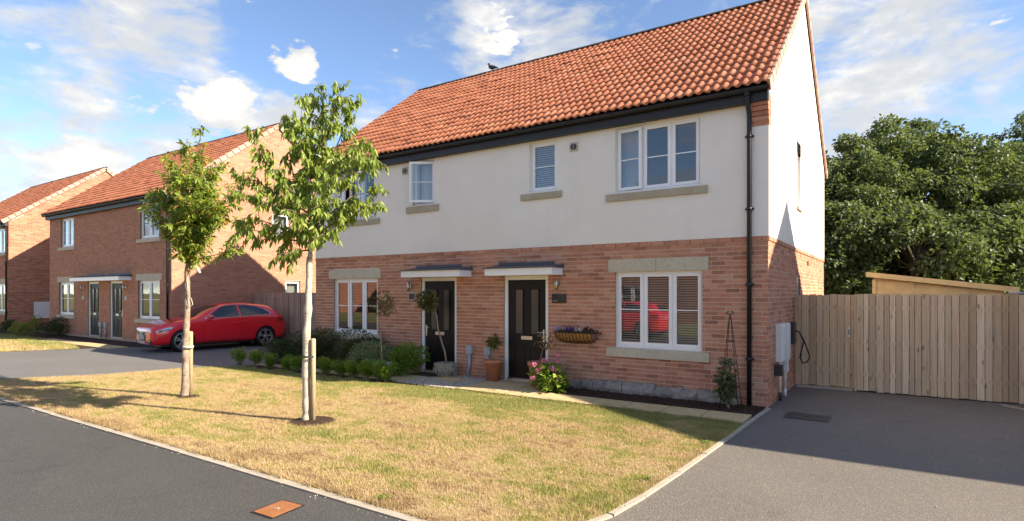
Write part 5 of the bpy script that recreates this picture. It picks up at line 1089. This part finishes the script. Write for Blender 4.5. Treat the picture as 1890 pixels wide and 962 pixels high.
        b.add(vs, [(i*12+k, i*12+(k+1) % 12, (i+1)*12+(k+1) % 12, (i+1)*12+k) for i in range(8) for k in range(12)], smooth=True); mo = t.part('wing_mirror', b, 'car_red'); b = MB(); b.tube([(X(1.68), s*.84, .955), (X(1.67), s*.93, .97)], .03, 6); t.part('mirror_arm', b, 'car_black', mo)
        patch('fog_intake', [(s*.47, .285), (s*.50, .375), (s*.70, .37), (s*.74, .30), (s*.6, .27)], 'F', 'car_black', .005); line('fog_light', [(s*.55, .325), (s*.68, .33)], 'F', 'chrome', .016, .006)
        patch('headlight', [(s*.46, .565), (s*.50, .635), (s*.66, .66), (s*.73, .63), (s*.68, .575)], 'F', 'lamp_lens')
    patch('windscreen', [(-.60, 1.0), (.60, 1.0), (.52, 1.29), (.46, 1.335), (-.46, 1.335), (-.52, 1.29)], 'F', 'car_glass', .004, 4); patch('rear_window', [(-.50, 1.0), (.50, 1.0), (.42, 1.25), (-.42, 1.25)], 'B', 'car_glass', .004, 4)
    gp = [(-.33, .60), (.33, .60), (.37, .50), (.27, .29), (-.27, .29), (-.37, .50)]; go = patch('grille', gp, 'F', 'car_black', .006); line('grille_surround', gp+[gp[0]], 'F', 'chrome', .009, .006, go)
    for z in (.32, .36, .545, .575): line('grille_slat', [(-.29, z), (.29, z)], 'F', 'car_trim', .006, .010, go)
    for k in range(4):
        y = -.096+.064*k; b = MB(); h = cast((0, .56), 'F')[0]; b.tube([(h.x-.02, y+.042*math.cos(a), .555+.042*math.sin(a)) for a in np.linspace(0, 2*math.pi, 17)], .007, 5); t.part('emblem_ring', b, 'chrome', go)
    h = cast((0, .43), 'F')[0]; b = MB(); b.box(h.x-.03, h.x-.016, -.26, .26, .385, .495); po = t.part('number_plate', b, 'plate_white'); b = MB(); b.box(h.x-.032, h.x-.030, -.21, .21, .41, .47); t.part('plate_smudge', b, 'plate_blur', po)
    line('front_splitter', [(-.66, .245), (0, .24), (.66, .245)], 'F', 'car_black', .02, .0)
    for z in (.26,): line('bumper_seam', [(-.7, .43), (-.42, .43)], 'F', 'car_black', .003, .001); line('bumper_seam', [(.42, .43), (.7, .43)], 'F', 'car_black', .003, .001)
    b = MB(); b.box(X(.3), X(3.95), -.72, .72, .16, .30); t.part('underbody', b, 'car_black')
    for ax in (.86, 3.46):
        for s in (-1, 1):
            cx, cy, cz, R_ = X(ax), s*.775, .318, .318
            def ring(prof, nseg=36):
                b = MB(); vs = []
                for rr, w in prof:
                    for k in range(nseg): a = 2*math.pi*k/nseg; vs.append((cx+rr*math.cos(a), cy+s*w, cz+rr*math.sin(a)))
                b.add(vs, [(i*nseg+k, i*nseg+(k+1) % nseg, (i+1)*nseg+(k+1) % nseg, (i+1)*nseg+k) for i in range(len(prof)-1) for k in range(nseg)], smooth=True); return b
            wo = t.part('wheel', ring([(.232, .075), (.25, .098), (.285, .105), (.31, .09), (.318, .06), (.318, -.07), (.30, -.10), (.23, -.10)]), 'rubber')
            t.part('rim', ring([(.238, .072), (.240, .094), (.226, .100), (.214, .088), (.208, .03), (.205, -.08)]), 'alloy', wo); t.part('brake_disc', ring([(.0, .0), (.16, .0), (.165, -.02), (.20, -.03)]), 'car_trim', wo)
            for k in range(5):
                for da in (-.15, .15):
                    a = 2*math.pi*k/5+.3; a1 = a+da*.55; a2 = a+da*1.25; b = MB(); P = []
                    for (aa, rr, hw) in ((a1, .045, .018), (a2, .222, .017)):
                        for e in (-1, 1): P.append((cx+rr*math.cos(aa)-e*hw*math.sin(aa), rr*math.sin(aa)+cz+e*hw*math.cos(aa)))
                    poly = [P[0], P[1], P[3], P[2]]; b.prism([(q[0], cy+s*.055, q[1]) for q in poly], (0, s*.035, 0)); t.part('spoke', b, 'alloy', wo)
            t.part('hub', ring([(0, .098), (.04, .096), (.052, .085), (.055, .04)], 16), 'alloy', wo)
            b = MB(); b.lathe([(0, 0), (.35, 0)], (0, 0, 0), 3); t.part('wheel_well', ring([(.0, -.13), (.34, -.13), (.345, -.05), (.345, .06)]), 'car_black')
    return t
CAR = make_car()
CAR.o.location = (-17.08, .68, .0); CAR.o.rotation_euler[2] = math.radians(82); CAR.o.scale = (.985, 1, 1.035)
def copy_tree(o, parent=None):
    c = o.copy(); COL.objects.link(c); c.parent = parent
    for ch in o.children: copy_tree(ch, c)
    return c
c2 = copy_tree(CAR.o); c2.location = (-8.0, -12.6, -.012); c2.rotation_euler[2] = 0; c2['label'] = 'red car across the road, seen only as a reflection in the windows'

for X_, lb in ((-27.0, 'second house across the road, seen only as a reflection'), (-46.0, 'farthest house across the road, seen only as a reflection'), (9.0, 'house across the road to the right, seen only as a reflection')):
    c = copy_tree(OPP.o); c.location = (X_, -25, .05); c['label'] = lb
